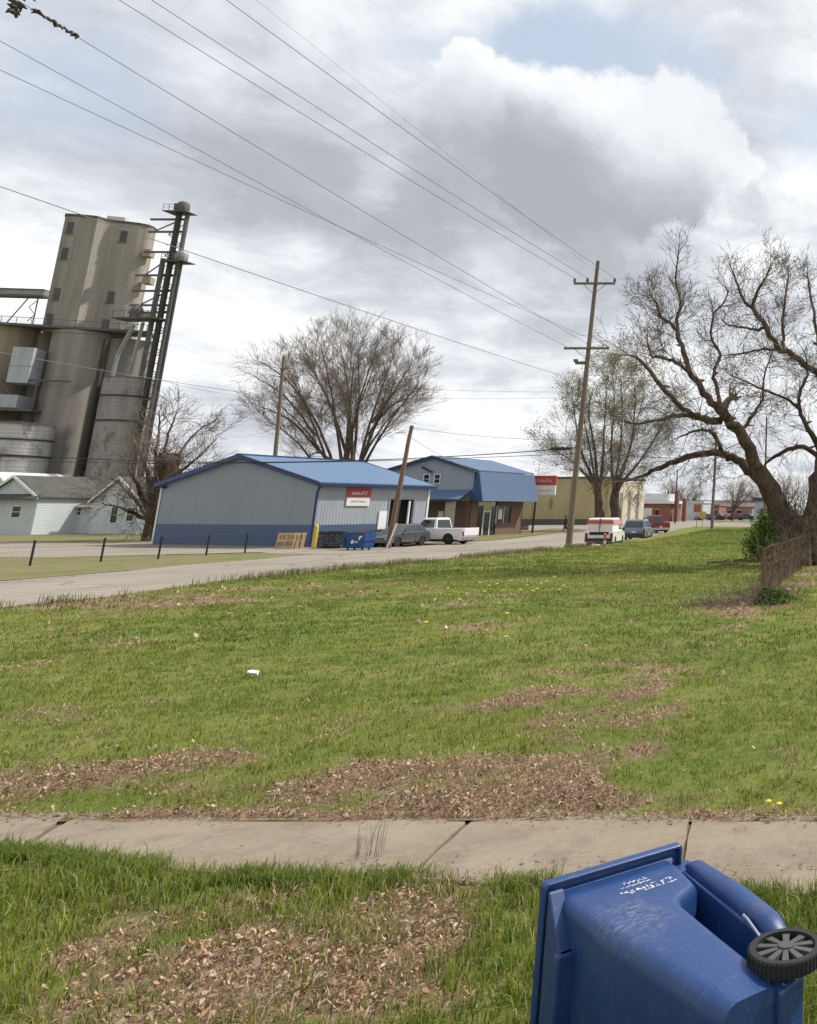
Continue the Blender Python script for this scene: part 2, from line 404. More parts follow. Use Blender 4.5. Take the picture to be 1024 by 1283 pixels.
def sheet(name, poly, z, m, kind='structure'):
    b = MB(); b.add([(x, y, z) for x, y in poly], [tuple(range(len(poly)))])
    return tag(b.build(name, m), kind=kind)
def strip(name, ys, fl, fr, z, m):
    b = MB(); vs = []; fs = []
    for y in ys: vs += [(float(fl(y)), y, z), (float(fr(y)), y, z)]
    for i in range(len(ys) - 1): fs.append((2*i, 2*i+1, 2*i+3, 2*i+2))
    b.add(vs, fs); return tag(b.build(name, m), kind='structure')
sheet('ground', [(-2500, -600), (2500, -600), (2500, 3000), (-2500, 3000)], -0.03, M_GROUND)
ysr = [-40] + list(np.arange(-20, 300, 4.0))
strip('road', ysr, lambda y: ROAD_L(y) + .25 * math.sin(y * .9) * (y < 70), ROAD_R, 0.0, M_ROAD)
sheet('cross_street', [(-60, 128), (40, 118), (40, 150), (-60, 168)], 0.004, M_ROAD)
sheet('parking_lot', [(-62, 112), (-41.5, 112), (-50, 168), (-80, 215), (30, 215), (30, 150), (-12, 150), (-30, 175), (-58, 205)], -0.008, M_GRAVEL)
sheet('gravel_lot', [(-130, 43.5), (-60, 44.5), (-46, 46.3), (-38.2, 52), (-37.0, 60.5), (-40.6, 66), (-56, 66), (-130, 68)], 0.0, M_GRAVEL)
sheet('driveway', [(-38.2, 50.5), (-33.6, 49.0), (-33.9, 56), (-36.0, 62), (-37.2, 70), (-39.5, 66), (-40.2, 58.4)], 0.004, M_ROAD)
sheet('far_verge', [(-36.5, 20), (-32.4, 20), (-33.0, 40), (-33.7, 49), (-38, 51), (-46, 46.2), (-60, 44.4), (-130, 43.4), (-130, 30), (-40, 32)], -0.004, M_FARLAWN)
sheet('house_lawn', [(-130, 68.05), (-56.2, 66.05), (-54, 90), (-75, 92), (-130, 95)], 0.0, M_FARLAWN)
sheet('office_verge', [(-35.2, 66), (-34.9, 73), (-38.9, 92), (-42, 108), (-46, 108), (-44.5, 92), (-40, 76), (-37.2, 71)], 0.006, M_FARLAWN)
sheet('footway', [(-44.2, 92), (-46.2, 108), (-48, 118), (-62, 118), (-60, 96)], 0.002, M_CONC)

# pavement slabs in the foreground, each a little out of level
slabs = [([(-10.6, 8.55), (-7.02, 7.72), (-6.66, 6.90), (-7.3, 6.8), (-10.6, 7.4)], (.05, .06)),
         ([(-6.93, 7.66), (-6.0, 7.74), (-4.4, 7.76), (-3.62, 7.42), (-3.47, 6.35), (-4.9, 6.45), (-6.6, 6.86)], (.045, .05)),
         ([(-3.57, 7.40), (-2.9, 7.56), (-1.855, 7.56), (-1.608, 6.15), (-3.44, 6.33)], (.055, .05)),
         ([(-1.83, 7.56), (0.4, 7.52), (0.5, 6.05), (-1.59, 6.15)], (.05, .045)),
         ([(.43, 7.52), (3.2, 7.5), (3.2, 6.0), (.53, 6.05)], (.05, .05))]
sheet('sidewalk_bed', [(-11, 7.0), (-7, 6.75), (-3.5, 6.4), (3.5, 6.1), (3.5, 7.55), (-3.5, 7.6), (-7, 7.75), (-11, 8.6)], .026, ground_mat('sidewalk soil', [(.3, (.10, .07, .045)), (.7, (.20, .15, .10))], 3))
b = MB()
for poly, (za, zb) in slabs:
    n = len(poly); top = []
    for i, (x, y) in enumerate(poly):
        x2, y2 = poly[(i + 1) % n]
        for k in range(6):
            t = k / 6; jx = random.uniform(-.014, .014) if k else 0; jy = random.uniform(-.014, .014) if k else 0
            top.append((x + (x2 - x) * t + jx, y + (y2 - y) * t + jy))
    zt = lambda x: za + (zb - za) * ((x + 4) / 4 if False else 0.5)
    b.loft([[(x, y, -.05) for x, y in top], [(x, y, zt(x) - .012) for x, y in top],
            [(x * .996 + .004 * sum(p[0] for p in poly) / n, y * .99 + .01 * sum(p[1] for p in poly) / n, zt(x)) for x, y in top]])
sw = tag(b.build('sidewalk', M_CONC), kind='structure')

# lawn sheet and near verge sheet
def grid_sheet(name, ys, ts, fx0, x1, hf):
    yy = np.array(ys); X = np.empty((len(yy), len(ts))); Y = np.repeat(yy[:, None], len(ts), 1)
    for i, y in enumerate(yy): X[i] = fx0(y) + (x1 - fx0(y)) * ts
    Z = hf(X, Y); nr, nc = X.shape
    V = np.stack([X, Y, Z], -1).reshape(-1, 3)
    idx = np.arange(nr * nc).reshape(nr, nc)
    Q = np.stack([idx[:-1, :-1], idx[:-1, 1:], idx[1:, 1:], idx[1:, :-1]], -1).reshape(-1)
    d = dryness(V[:, 0], V[:, 1]); col = np.stack([d, d, d], -1)
    o = np_mesh(name, V, Q, np.full(len(Q) // 4, 4), M_LAWN, col)
    o.data.polygons.foreach_set('use_smooth', [True] * len(o.data.polygons))
    return tag(o, kind='structure')
ys = [7.42]
while ys[-1] < 112: ys.append(ys[-1] + 0.05 + 0.006 * (ys[-1] - 7))
tx = np.concatenate([np.linspace(0, .52, 60, endpoint=False), np.linspace(.52, .9, 150, endpoint=False), np.linspace(.9, 1, 8)])
def lawn_left(y): return float(ROAD_R(y)) + 0.35 * math.sin(y * .8) * .5 + 0.25 * math.sin(y * 2.3 + 1)
lawn = grid_sheet('lawn', ys, tx, lawn_left, 14.0, lawn_h)
verge = grid_sheet('verge', list(np.arange(1.0, 7.4, .06)), np.linspace(0, 1, 150), lambda y: -11.0, 4.0,
                   lambda x, y: verge_h(x, y) - .09 * ss_np(y, NEAR_EDGE(x) - .02, NEAR_EDGE(x) + .12))
pa = [(-20.4, 52.2), (-18.6, 53.4), (-18.7, 56.5), (-20.9, 70), (-24.8, 102), (-26.2, 102), (-22.3, 70), (-20.0, 57), (-20.6, 55.2)]
b = MB(); b.prism_z(pa, .02, .14); tag(b.build('far_sidewalk', M_CONC), kind='structure')

# ------------------------------------------------------------------ grass blades, fallen leaves
rng = np.random.default_rng(11)
def blades(name, P, z, hgt, wid, col, lean, mat_):
    n = len(P); az = rng.uniform(0, 2*np.pi, n); la = rng.uniform(0, 2*np.pi, n)
    wx = np.cos(az) * wid * .5; wy = np.sin(az) * wid * .5
    lx = np.cos(la) * lean * hgt; ly = np.sin(la) * lean * hgt
    V = np.empty((n, 5, 3))
    V[:, 0] = np.stack([P[:, 0] - wx, P[:, 1] - wy, z - .01], -1); V[:, 1] = np.stack([P[:, 0] + wx, P[:, 1] + wy, z - .01], -1)
    V[:, 2] = np.stack([P[:, 0] + wx*.75 + lx*.35, P[:, 1] + wy*.75 + ly*.35, z + hgt*.6], -1)
    V[:, 3] = np.stack([P[:, 0] - wx*.75 + lx*.35, P[:, 1] - wy*.75 + ly*.35, z + hgt*.6], -1)
    V[:, 4] = np.stack([P[:, 0] + lx, P[:, 1] + ly, z + hgt * (1 - .35*lean)], -1)
    b0 = np.arange(n)[:, None] * 5
    loops = np.concatenate([b0 + [0, 1, 2, 3], b0 + [3, 2, 4]], 1).ravel()
    fs = np.tile([4, 3], n)
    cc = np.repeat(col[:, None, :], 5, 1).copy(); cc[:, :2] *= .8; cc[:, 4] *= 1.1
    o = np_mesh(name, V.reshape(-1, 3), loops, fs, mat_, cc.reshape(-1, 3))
    return o
M_GRASS = attr_mat('grass blades', 0.6, 0.45)
M_LEAF = attr_mat('dry leaves', 0.85, 0.12)
def scatter(ntuft, k, x0f, x1f, y0, y1, spread, hr, wr, hf, base_dry=0.0, hue=0.0, ypow=1.0):
    y = y0 + (y1 - y0) * rng.uniform(0, 1, ntuft) ** ypow
    a = x0f(y); c = x1f(y); x = a + (c - a) * rng.uniform(0, 1, ntuft)
    d = dryness(x, y); tn = fbm(x * 1.3, y * 1.3, 17); tl = fbm(x * .22, y * .22, 41)
    keep = rng.uniform(0, 1, ntuft) < np.clip((1.10 - d * .80) * (.25 + 1.15 * tn), 0.05, 1)
    x, y, d, tn, tl = x[keep], y[keep], d[keep], tn[keep], tl[keep]; n = len(x)
    ts = rng.lognormal(0, .3, n) * (.65 + .7 * tn) * (1 - .35 * np.clip(d, 0, 1))
    X = np.repeat(x, k) + rng.normal(0, 1, n*k) * spread; Y = np.repeat(y, k) + rng.normal(0, 1, n*k) * spread
    hgt = rng.uniform(*hr, n*k) * np.repeat(ts, k); wid = rng.uniform(*wr, n*k)
    g1 = np.array([.088, .168, .020]); g2 = np.array([.275, .310, .052]); st = np.array([.46, .37, .21]); dk = np.array([.042, .10, .012])
    f = np.clip(np.repeat(tl * 2.0 - .40 + rng.normal(0, .12, n), k) + rng.normal(0, .16, n*k) + hue + .10 * np.repeat(ss_np(x, -12, 0), k), 0, 1)[:, None]
    col = g1 * (1 - f) + g2 * f
    dm = (rng.uniform(0, 1, n*k) < .17)[:, None]; col = np.where(dm, dk, col)
    isdry = (rng.uniform(0, 1, n*k) < (.11 + base_dry + .42 * np.repeat(np.clip(d, 0, 1), k)))[:, None]
    col = np.where(isdry, st * rng.uniform(.6, 1.15, (n*k, 1)), col) * rng.uniform(.82, 1.2, (n*k, 1))
    P = np.stack([X, Y], -1)
    return P, hf(X, Y), hgt, wid, col
fl = lambda s: (lambda y: np.maximum(-1.12 * y - 1, ROAD_R(y) + .1) + s)
fr = lambda y: -0.05 * y + .8
parts = []
P, z, h_, w_, col = scatter(13500, 9, lambda y: -7.9 + 0*y, lambda y: 0.8 + 0*y, 3.3, 6.62, .028, (.05, .135), (.004, .008), verge_h, hue=-.26)
n2_ = 2600; xe = rng.uniform(-8.5, .8, n2_); ye = NEAR_EDGE(xe) + rng.normal(-.05, .06, n2_); kp = fbm(xe * 1.2, ye, 88) > .40; xe, ye = xe[kp], ye[kp]; q_ = len(xe)
XE = np.repeat(xe, 8) + rng.normal(0, .028, q_ * 8); YE = np.repeat(ye, 8) + rng.normal(0, .028, q_ * 8); fE = rng.uniform(0, .6, (q_ * 8, 1))
keepv = P[:, 1] < NEAR_EDGE(P[:, 0]) + .05; P, z, h_, w_, col = P[keepv], z[keepv], h_[keepv], w_[keepv], col[keepv]
P = np.concatenate([P, np.stack([XE, YE], -1)]); z = np.concatenate([z, verge_h(XE, YE)]); h_ = np.concatenate([h_, rng.uniform(.05, .14, q_ * 8)]); w_ = np.concatenate([w_, rng.uniform(.004, .008, q_ * 8)])
col = np.concatenate([col, (np.array([.115, .185, .03]) * (1 - fE) + np.array([.30, .315, .08]) * fE) * rng.uniform(.8, 1.2, (q_ * 8, 1))])
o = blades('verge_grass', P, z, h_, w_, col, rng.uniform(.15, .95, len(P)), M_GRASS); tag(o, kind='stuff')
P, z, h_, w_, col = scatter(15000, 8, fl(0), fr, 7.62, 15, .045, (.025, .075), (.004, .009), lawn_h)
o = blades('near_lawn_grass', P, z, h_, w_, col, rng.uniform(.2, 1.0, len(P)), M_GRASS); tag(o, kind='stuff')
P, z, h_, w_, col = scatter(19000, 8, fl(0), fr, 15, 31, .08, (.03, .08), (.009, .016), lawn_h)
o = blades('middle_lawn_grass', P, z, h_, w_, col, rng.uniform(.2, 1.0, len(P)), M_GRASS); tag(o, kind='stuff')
P, z, h_, w_, col = scatter(15000, 7, fl(0.2), lambda y: 2 + 0*y, 31, 64, .14, (.04, .10), (.016, .03), lawn_h)
o = blades('distant_lawn_grass', P, z, h_, w_, col, rng.uniform(.2, 1.0, len(P)), M_GRASS); tag(o, kind='stuff')
P, z, h_, w_, col = scatter(9000, 7, lambda y: np.interp(y, [63, 70, 104], [-19.6, -20.6, -24.6]), lambda y: 0*y - 4, 63, 105, .2, (.05, .12), (.03, .055), lawn_h)
o = blades('farthest_lawn_grass', P, z, h_, w_, col, rng.uniform(.2, 1.0, len(P)), M_GRASS); tag(o, kind='stuff')
# taller dry weeds along the road edge of the lawn
y = rng.uniform(19, 58, 900); x = ROAD_R(y) + rng.gamma(1.5, .45, 900) + .05
cl = fbm(y * .5, x * .2, 77); kp = cl > .42; x, y = x[kp], y[kp]; k = 9; n = len(x)
X = np.repeat(x, k) + rng.normal(0, .16, n*k); Y = np.repeat(y, k) + rng.normal(0, .16, n*k)
f = (rng.uniform(0, 1, n*k) < .6)[:, None]
col = np.where(f, np.array([.30, .24, .13]), np.array([.10, .15, .035])) * rng.uniform(.6, 1.2, (n*k, 1))
o = blades('roadside_weeds', np.stack([X, Y], -1), lawn_h(X, Y), rng.uniform(.10, .34, n*k), rng.uniform(.012, .022, n*k), col, rng.uniform(.1, .6, n*k), M_GRASS); tag(o, kind='stuff')
# a few tall dead stems standing by the pavement
y = np.concatenate([rng.normal(6.72, .05, 26), rng.normal(8.6, .25, 50)]); x = np.concatenate([rng.normal(-3.95, .07, 26), rng.normal(-3.6, .5, 50)])
o = blades('dead_stems', np.stack([x, y], -1), verge_h(x, y), rng.uniform(.15, .34, len(x)), rng.uniform(.003, .005, len(x)),
           np.array([.30, .24, .17]) * rng.uniform(.5, 1.1, (len(x), 1)), rng.uniform(.05, .35, len(x)), M_GRASS); tag(o, kind='stuff')

def leaves(name, n, x0f, x1f, y0, y1, size, hf, thr=.28):
    y = rng.uniform(y0, y1, n); a = x0f(y); c = x1f(y); x = a + (c - a) * rng.uniform(0, 1, n)
    d = dryness(x, y); keep = rng.uniform(0, 1, n) < np.clip(d * 1.05 - thr * .7, .015, 1)
    x, y, d = x[keep], y[keep], d[keep]; n = len(x)
    s = size[0] + (size[1] - size[0]) * rng.beta(1.3, 2.6, n) * 1.5; az = rng.uniform(0, 2*np.pi, n)
    t1 = rng.normal(0, .7, n); t2 = rng.normal(0, .7, n); z = hf(x, y) + rng.uniform(.004, .045, n) * (.4 + d)
    ux = np.stack([np.cos(az), np.sin(az), t1], -1); uy = np.stack([-np.sin(az), np.cos(az), t2], -1)
    c0 = np.stack([x, y, z], -1); up = np.array([0, 0, 1.0])
    fold = rng.uniform(-.2, .6, n)[:, None]; asp = rng.uniform(.45, 1.15, n)[:, None]; jx = rng.normal(0, .13, (n, 6, 2))
    shape = [(-1, 0, 0), (-.45, -.42, 1), (.35, -.36, 1), (1, 0, 0), (.3, .4, 1), (-.4, .45, 1)]
    V = np.stack([c0 + s[:, None] * .5 * ((a_ + jx[:, q_, :1]) * ux + (b_ * asp + jx[:, q_, 1:]) * uy + f_ * fold * up) for q_, (a_, b_, f_) in enumerate(shape)], 1)
    b0 = np.arange(n)[:, None] * 6
    loops = np.concatenate([b0 + [0, 1, 2, 3], b0 + [0, 3, 4, 5]], 1).ravel()
    pal = np.array([[.43, .275, .165], [.33, .205, .12], [.50, .355, .23], [.20, .125, .08], [.54, .42, .31], [.45, .30, .18], [.42, .34, .26], [.38, .22, .125]])
    col = pal[rng.integers(0, len(pal), n)] * rng.uniform(.72, 1.15, (n, 1))
    o = np_mesh(name, V.reshape(-1, 3), loops, np.full(2*n, 4), M_LEAF, np.repeat(col, 6, 0))
    return tag(o, kind='stuff')
leaves('verge_leaf_litter', 76000, lambda y: -7.9 + 0*y, lambda y: .8 + 0*y, 3.3, 6.6, (.012, .038), verge_h)
leaves('lawn_leaf_litter', 150000, fl(0), fr, 7.45, 16, (.013, .042), lawn_h)
leaves('far_leaf_litter', 26000, fl(0), fr, 16, 45, (.05, .12), lawn_h)
# dead straw matted into the leaf banks
y = rng.uniform(7.45, 11.5, 60000); x = rng.uniform(-12, .5, 60000); d = dryness(x, y); kp = rng.uniform(0, 1, 60000) < d - .1; x, y = x[kp], y[kp]
o = blades('straw_thatch', np.stack([x, y], -1), lawn_h(x, y), rng.uniform(.03, .10, len(x)), rng.uniform(.003, .007, len(x)),
           np.array([.44, .34, .235]) * rng.uniform(.45, 1.2, (len(x), 1)), rng.uniform(.6, 1.5, len(x)), M_GRASS); tag(o, kind='stuff')
y = rng.uniform(3.3, 6.6, 20000); x = rng.uniform(-7.9, .8, 20000); d = dryness(x, y); kp = rng.uniform(0, 1, 20000) < d - .1; x, y = x[kp], y[kp]
o = blades('verge_straw', np.stack([x, y], -1), verge_h(x, y), rng.uniform(.03, .09, len(x)), rng.uniform(.003, .006, len(x)),
           np.array([.44, .34, .235]) * rng.uniform(.45, 1.2, (len(x), 1)), rng.uniform(.6, 1.6, len(x)), M_GRASS); tag(o, kind='stuff')
# leaf crumbs and soil along both pavement edges
n = 1500
ex = rng.uniform(-8, .6, n); ey = np.where(rng.uniform(0, 1, n) < .7, 7.55 - np.abs(rng.normal(0, .10, n)), 6.5 + rng.normal(0, .12, n))
V = np.stack([ex, ey, np.full(n, .062)], -1)[:, None, :] + rng.normal(0, .012, (n, 3, 3)) * np.array([1, 1, .25])
o = np_mesh('pavement_edge_debris', V.reshape(-1, 3), np.arange(3*n), np.full(n, 3), M_LEAF, np.repeat(np.array([.17, .115, .07]) * rng.uniform(.5, 1.5, (n, 1)), 3, 0)); tag(o, kind='stuff')

# dandelions in the lawn
M_DAND = mat('dandelion yellow', (.75, .52, .02), .6, .1, 40)
M_STEM = mat('stem green', (.10, .18, .04), .7, .2, 20)
def dandelion(x, y, s, first=None):
    z = float(lawn_h(np.array([x]), np.array([y]))[0])
    if first is None:
        b = MB(); b.lathe([(.002, 0), (.012, -.004), (.022, .006), (.016, .012), (.004, .013)], 9)
        b2 = MB(); b2.tube([(0, 0, -.1), (.004, 0, -.04), (0, 0, 0)], .002, 5)
        t = thing('dandelion', 'yellow dandelion flower open in the mown lawn', 'flower', group='dandelions scattered over the lawn')
        b.build('flower_head', M_DAND, t, True); b2.build('stem', M_STEM, t); r = t
    else:
        r = first.copy(); C.objects.link(r)
        for ch in first.children:
            c = ch.copy(); C.objects.link(c); c.parent = r
    r.location = (x, y, z + .08 * s + .03); r.scale = (s, s, s); return r
dl = None
for (px, py) in [(600, 740), (612, 744), (622, 741), (640, 737), (652, 748), (660, 743), (672, 748), (684, 738), (700, 748), (706, 743), (606, 752), (630, 750), (575, 762), (634, 783), (532, 795), (694, 731), (560, 748), (667, 750)]:
    x, y = gp(px, py, .15); o = dandelion(x, y, 2.0, dl); dl = dl or o
for (px, py) in [(963, 1016), (976, 1019)]:
    x, y = gp(px, py, .1); o = dandelion(x, y, 1.1, dl); o['label'] = 'yellow dandelion flower at the lawn edge right by the sidewalk'; o['group'] = 'dandelions by the sidewalk'
# white paper scraps
M_PAPER = mat('white paper', (.75, .75, .72), .8, .15, 20)
def scrap(px, py, L, W, label):
    x, y = gp(px, py, .15); b = MB(); rr = random.Random(px)
    pts = [(L * math.cos(a) * rr.uniform(.7, 1), W * math.sin(a) * rr.uniform(.6, 1), rr.uniform(-.02, .05)) for a in [k * .63 for k in range(10)]]
    b.loft([[(p[0], p[1], p[2]) for p in pts], [(p[0]*.9, p[1]*.9, p[2] + .012) for p in pts]])
    o = b.build('paper_scrap', M_PAPER, loc=(x, y, .19)); tag(o, label, 'litter')
scrap(316, 849, .11, .055, 'crumpled white paper scrap lying in the middle of the lawn')
scrap(988, 741, .10, .07, 'small white scrap of litter at the foot of the rusty fence')
#@@SECTION3
# ------------------------------------------------------------------ shared materials
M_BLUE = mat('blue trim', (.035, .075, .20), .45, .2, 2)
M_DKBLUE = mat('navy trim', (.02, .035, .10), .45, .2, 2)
M_WHITE = mat('white paint', (.74, .74, .72), .55, .12, 3)
M_GLASSD = mat('dark window glass', (.02, .025, .03), .08, .2, 1, spec=.7)
M_BLACK = mat('black', (.018, .018, .02), .6, .2, 3)
M_DARK = mat('dark recess', (.03, .026, .024), .9, .2, 3)
M_RED = mat('sign red', (.44, .06, .055), .5, .12, 3)
M_PALE = mat('faded sign white', (.72, .70, .66), .6, .12, 3)
M_BRICK_N = None
def brick_mat(name, c1, c2, mortar, sc_):
    m, n, b = base_mat(name)
    t = n.new('ShaderNodeTexBrick'); t.inputs['Scale'].default_value = sc_
    mp = n.new('ShaderNodeCombineXYZ'); s = n.sep(n.obj()); n.link(n.m('ADD', s[0], s[1]), mp.inputs[0]); n.link(s[2], mp.inputs[1])
    n.link(mp.outputs[0], t.inputs['Vector'])
    for k, c in (('Color1', c1), ('Color2', c2), ('Mortar', mortar)): t.inputs[k].default_value = (*c, 1)
    t.inputs['Mortar Size'].default_value = .012
    c = n.mix(n.m('MULTIPLY', n.noise(n.obj(), .9, 5), .35), t.outputs[0], tuple(x * .45 for x in c1))
    n.link(c, b.inputs['Base Color']); b.inputs['Roughness'].default_value = .9
    return m
M_BRICK = brick_mat('brown brick', (.15, .085, .065), (.20, .12, .09), (.22, .19, .16), 4.5)
M_RBRICK = brick_mat('red brick', (.25, .09, .06), (.30, .12, .085), (.28, .22, .19), 3.5)
def bars(b, x0, x1, z0, z1, y, n, seed, hmin=.55, axis='x'):
    """a line of illegible raised letters: irregular upright strokes and links"""
    rr = random.Random(seed); w = (x1 - x0) / n
    for i in range(n):
        a = x0 + i * w
        k = rr.choice('ltoeu')
        t = w * .2; h = (z1 - z0) * (1 if k in 'lt' else .75)
        boxes = [(a, a + t, z0, z0 + h)]
        if k in 'oeu': boxes.append((a + w*.5, a + w*.7, z0, z0 + h))
        if k in 'oet': boxes.append((a, a + w*.7, z0 + h - (z1-z0)*.2, z0 + h))
        if k in 'oeul': boxes.append((a, a + w*.7, z0, z0 + (z1-z0)*.2))
        for j, (p, q, r, s_) in enumerate(boxes):
            e = .0008 * j
            if axis == 'x': b.box(p, q, y - .012 - e, y + .002, r, s_)
            else: b.box(y - .002, y + .012 + e, p, q, r, s_)

# ------------------------------------------------------------------ blue and grey metal warehouse
M_WG = ribbed('grey siding gable shaded', (.25, .285, .325), 0, .23, .5, .1, dirt=.15)  # siding darkened so the gable's shade is painted into its base colour
M_WS = ribbed('grey siding side sunlit', (.33, .36, .395), 1, .23, .5, .1, dirt=.15)  # same siding in a lighter base colour, painting in its sunlit side
M_BG = ribbed('blue wainscot gable', (.06, .105, .20), 0, .23, .5, .15, dirt=.2)
M_BS = ribbed('blue wainscot side', (.06, .105, .20), 1, .23, .5, .15, dirt=.2)
M_BR = ribbed('blue metal roof', (.10, .175, .30), 1, .3, .42, .12, dirt=.15, dirtcol=(.2, .2, .22))
wh = thing('warehouse', 'grey metal warehouse with blue wainscot and blue ridged roof beside the road', 'warehouse', (-40.6, 58.2, 0), math.atan2(-4.3, 14.4))
W, L, E, RG, WN = 15.0, 9.1, 4.25, 6.15, 1.45
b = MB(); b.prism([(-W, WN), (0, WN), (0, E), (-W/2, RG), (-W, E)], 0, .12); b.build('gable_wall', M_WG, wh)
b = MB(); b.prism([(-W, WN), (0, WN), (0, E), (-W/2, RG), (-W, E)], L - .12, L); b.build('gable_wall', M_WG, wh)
D0, D1, DH = 5.7, 7.8, 3.2
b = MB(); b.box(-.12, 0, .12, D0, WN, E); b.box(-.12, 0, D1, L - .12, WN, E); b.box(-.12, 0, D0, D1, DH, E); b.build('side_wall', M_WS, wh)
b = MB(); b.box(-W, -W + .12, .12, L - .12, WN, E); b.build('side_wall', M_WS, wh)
b = MB(); b.box(-W - .03, .03, -.03, .1, .05, WN); b.box(-W - .03, .03, L - .1, L + .03, .05, WN); b.build('wainscot', M_BG, wh)
b = MB(); b.box(-.1, .03, .1, D0, .05, WN); b.build('wainscot', M_BS, wh); b = MB(); b.box(-.1, .03, D1, L - .1, .05, WN); b.build('wainscot', M_BS, wh); b = MB(); b.box(-W - .03, -W + .1, .1, L - .1, .05, WN); b.build('wainscot', M_BS, wh)
b = MB(); b.box(-W - .05, .05, -.05, L + .05, -.1, .05); b.build('footing', M_CONC, wh)
for s in (-1, 1):
    b = MB(); x0 = -W/2; x1 = -W/2 + s * (W/2 + .35); sl_ = (RG - E) / (W / 2); zE = E - .35 * sl_
    pr = [(x0, RG + .06), (x1, zE + .06), (x1, zE + .14), (x0, RG + .14)]
    b.prism(pr if s > 0 else pr[::-1], -.3, L + .3); b.build('roof', M_BR, wh)
    for y0 in (-.34, L + .26):
        b = MB(); pf = [(x0, RG - .14), (x1, zE - .12), (x1, zE + .17), (x0, RG + .17)]
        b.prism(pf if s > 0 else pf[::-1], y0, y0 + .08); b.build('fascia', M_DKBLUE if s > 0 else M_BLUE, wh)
    b = MB(); b.box(x1 - .06, x1 + .1, -.3, L + .3, zE - .14, zE + .05) if s > 0 else b.box(x1 - .1, x1 + .06, -.3, L + .3, zE - .14, zE + .05)
    b.build('gutter', M_DKBLUE, wh)
b = MB(); b.box(-W/2 - .2, -W/2 + .2, -.36, L + .36, RG + .12, RG + .19); b.build('ridge_cap', M_BLUE, wh)
b = MB(); b.tube([(.30, -.12, E - .25), (.1, -.1, E - .6), (.08, -.08, .2), (.25, -.2, .08)], .075, 8); b.build('downspout', M_DKBLUE, wh)
b = MB(); b.box(-W - .05, -W + .12, -.05, -.035, .05, E - .1); b.build('corner_trim', M_WHITE, wh); b = MB(); b.box(.032, .05, L - .12, L + .04, .05, E - .2); b.build('corner_trim', M_WHITE, wh)
b = MB(); b.box(-.02, .05, D0 - .1, D0, .05, DH + .1); b.box(-.02, .05, D1, D1 + .1, .05, DH + .1); b.box(-.02, .05, D0, D1, DH, DH + .1); b.build('door_frame', M_WG, wh)
b = MB(); b.box(-.9, -.8, D0 - .3, D1 + .3, .05, DH + .2); b.build('door_recess', M_DARK, wh)
b = MB(); b.box(-.1, .02, D1 - .42, D1 - .3, .05, DH - .1); b.build('door_edge', M_WHITE, wh)
dr = MB(); dr.box(.0, .09, 4.85, 5.5, .75, 2.35); dr.build('white_panel', M_WHITE, wh)
sg = MB(); sg.box(.03, .08, 2.15, 3.95, 2.72, 3.98); sgo = sg.build('sign_board', M_PALE, wh)
b = MB(); b.box(.07, .092, 2.13, 3.97, 3.32, 3.99); b.build('red_band', M_RED, sgo)
b = MB(); bars(b, 2.45, 3.75, 3.50, 3.74, .09, 9, 5, axis='y'); b.build('lettering', M_PALE, sgo); b = MB(); bars(b, 2.5, 3.7, 2.98, 3.10, .08, 13, 9, axis='y'); b.build('lettering', mat('grey lettering', (.4, .4, .42), .6), sgo)
b = MB(); b.box(-W + .3, -W + .55, -.35, -.05, E - .28, E - .12); b.build('floodlight', M_DKBLUE, wh)
b = MB(); b.cyl((-11.2, 3.5, E + .9), (-11.2, 3.5, E + 1.75), .22, .22, 10); b.cyl((-11.2, 3.5, E + 1.7), (-11.2, 3.5, E + 1.95), .34, .1, 10); b.build('roof_vent', mat('rust vent', (.16, .10, .07), .8), wh)

# yellow bollard at the corner
b = MB(); b.lathe([(.13, -.1), (.13, 1.35), (.11, 1.46), (.06, 1.52), (.01, 1.54)], 14)
t = thing('bollard', 'yellow steel bollard guarding the warehouse corner', 'bollard', (*gp(393, 688), 0)); b.build('post', mat('bollard yellow', (.55, .43, .06), .55, .25, 4), t, True)
b = MB(); b.lathe([(.17, -.05), (.17, .05), (.14, .08)], 14); b.build('base', M_CONC, t, True)

# pallets standing on edge against the gable
M_PAL = mat('pallet wood', (.50, .37, .22), .85, .4, 5, streak=False)
def pallet():
    t = thing('pallet', 'x', 'pallet', group='wooden pallets stacked on edge by the warehouse')
    b = MB()
    for i in range(3): b.box(-.6 + i*.555, -.51 + i*.555, .02, .11, 0, 1.02)
    b.build('stringer', M_PAL, t)
    b = MB()
    for i in range(3): b.box(-.6, .6, 0, .022, .0 + i*.43, .16 + i*.43)
    b.build('bottom_board', M_PAL, t)
    b = MB()
    for i in range(7): b.box(-.6, .6, .108, .13, i*.15, i*.15 + .11)
    b.build('top_board', M_PAL, t); return t
pl0 = pallet(); wm = Matrix.Translation(wh.location) @ Matrix.Rotation(wh.rotation_euler.z, 4, 'Z')
def copy_tree(o, parent=None):
    c = o.copy(); C.objects.link(c); c.parent = parent
    for ch in list(o.children): copy_tree(ch, c)
    return c
px_, py_ = gp(355, 688)
for i in range(5):
    t = pl0 if i == 0 else copy_tree(pl0)
    t.location = (px_ + .05 * i + (.0, .02, -.03, .04, 0)[i], py_ + .15 * i, .0); t.scale = (.85, 1, 1); t.rotation_euler = (R(-10), 0, R(8) + (0, .02, -.02, .03, 0)[i])
    t['label'] = ['foremost wooden pallet on edge in the row by the warehouse, its slots facing the road', 'second wooden pallet on edge, just behind the foremost one',
                  'third wooden pallet on edge, in the middle of the leaning row', 'fourth wooden pallet on edge, second from the blue wall', 'rearmost wooden pallet on edge, nearest the blue wainscot'][i]

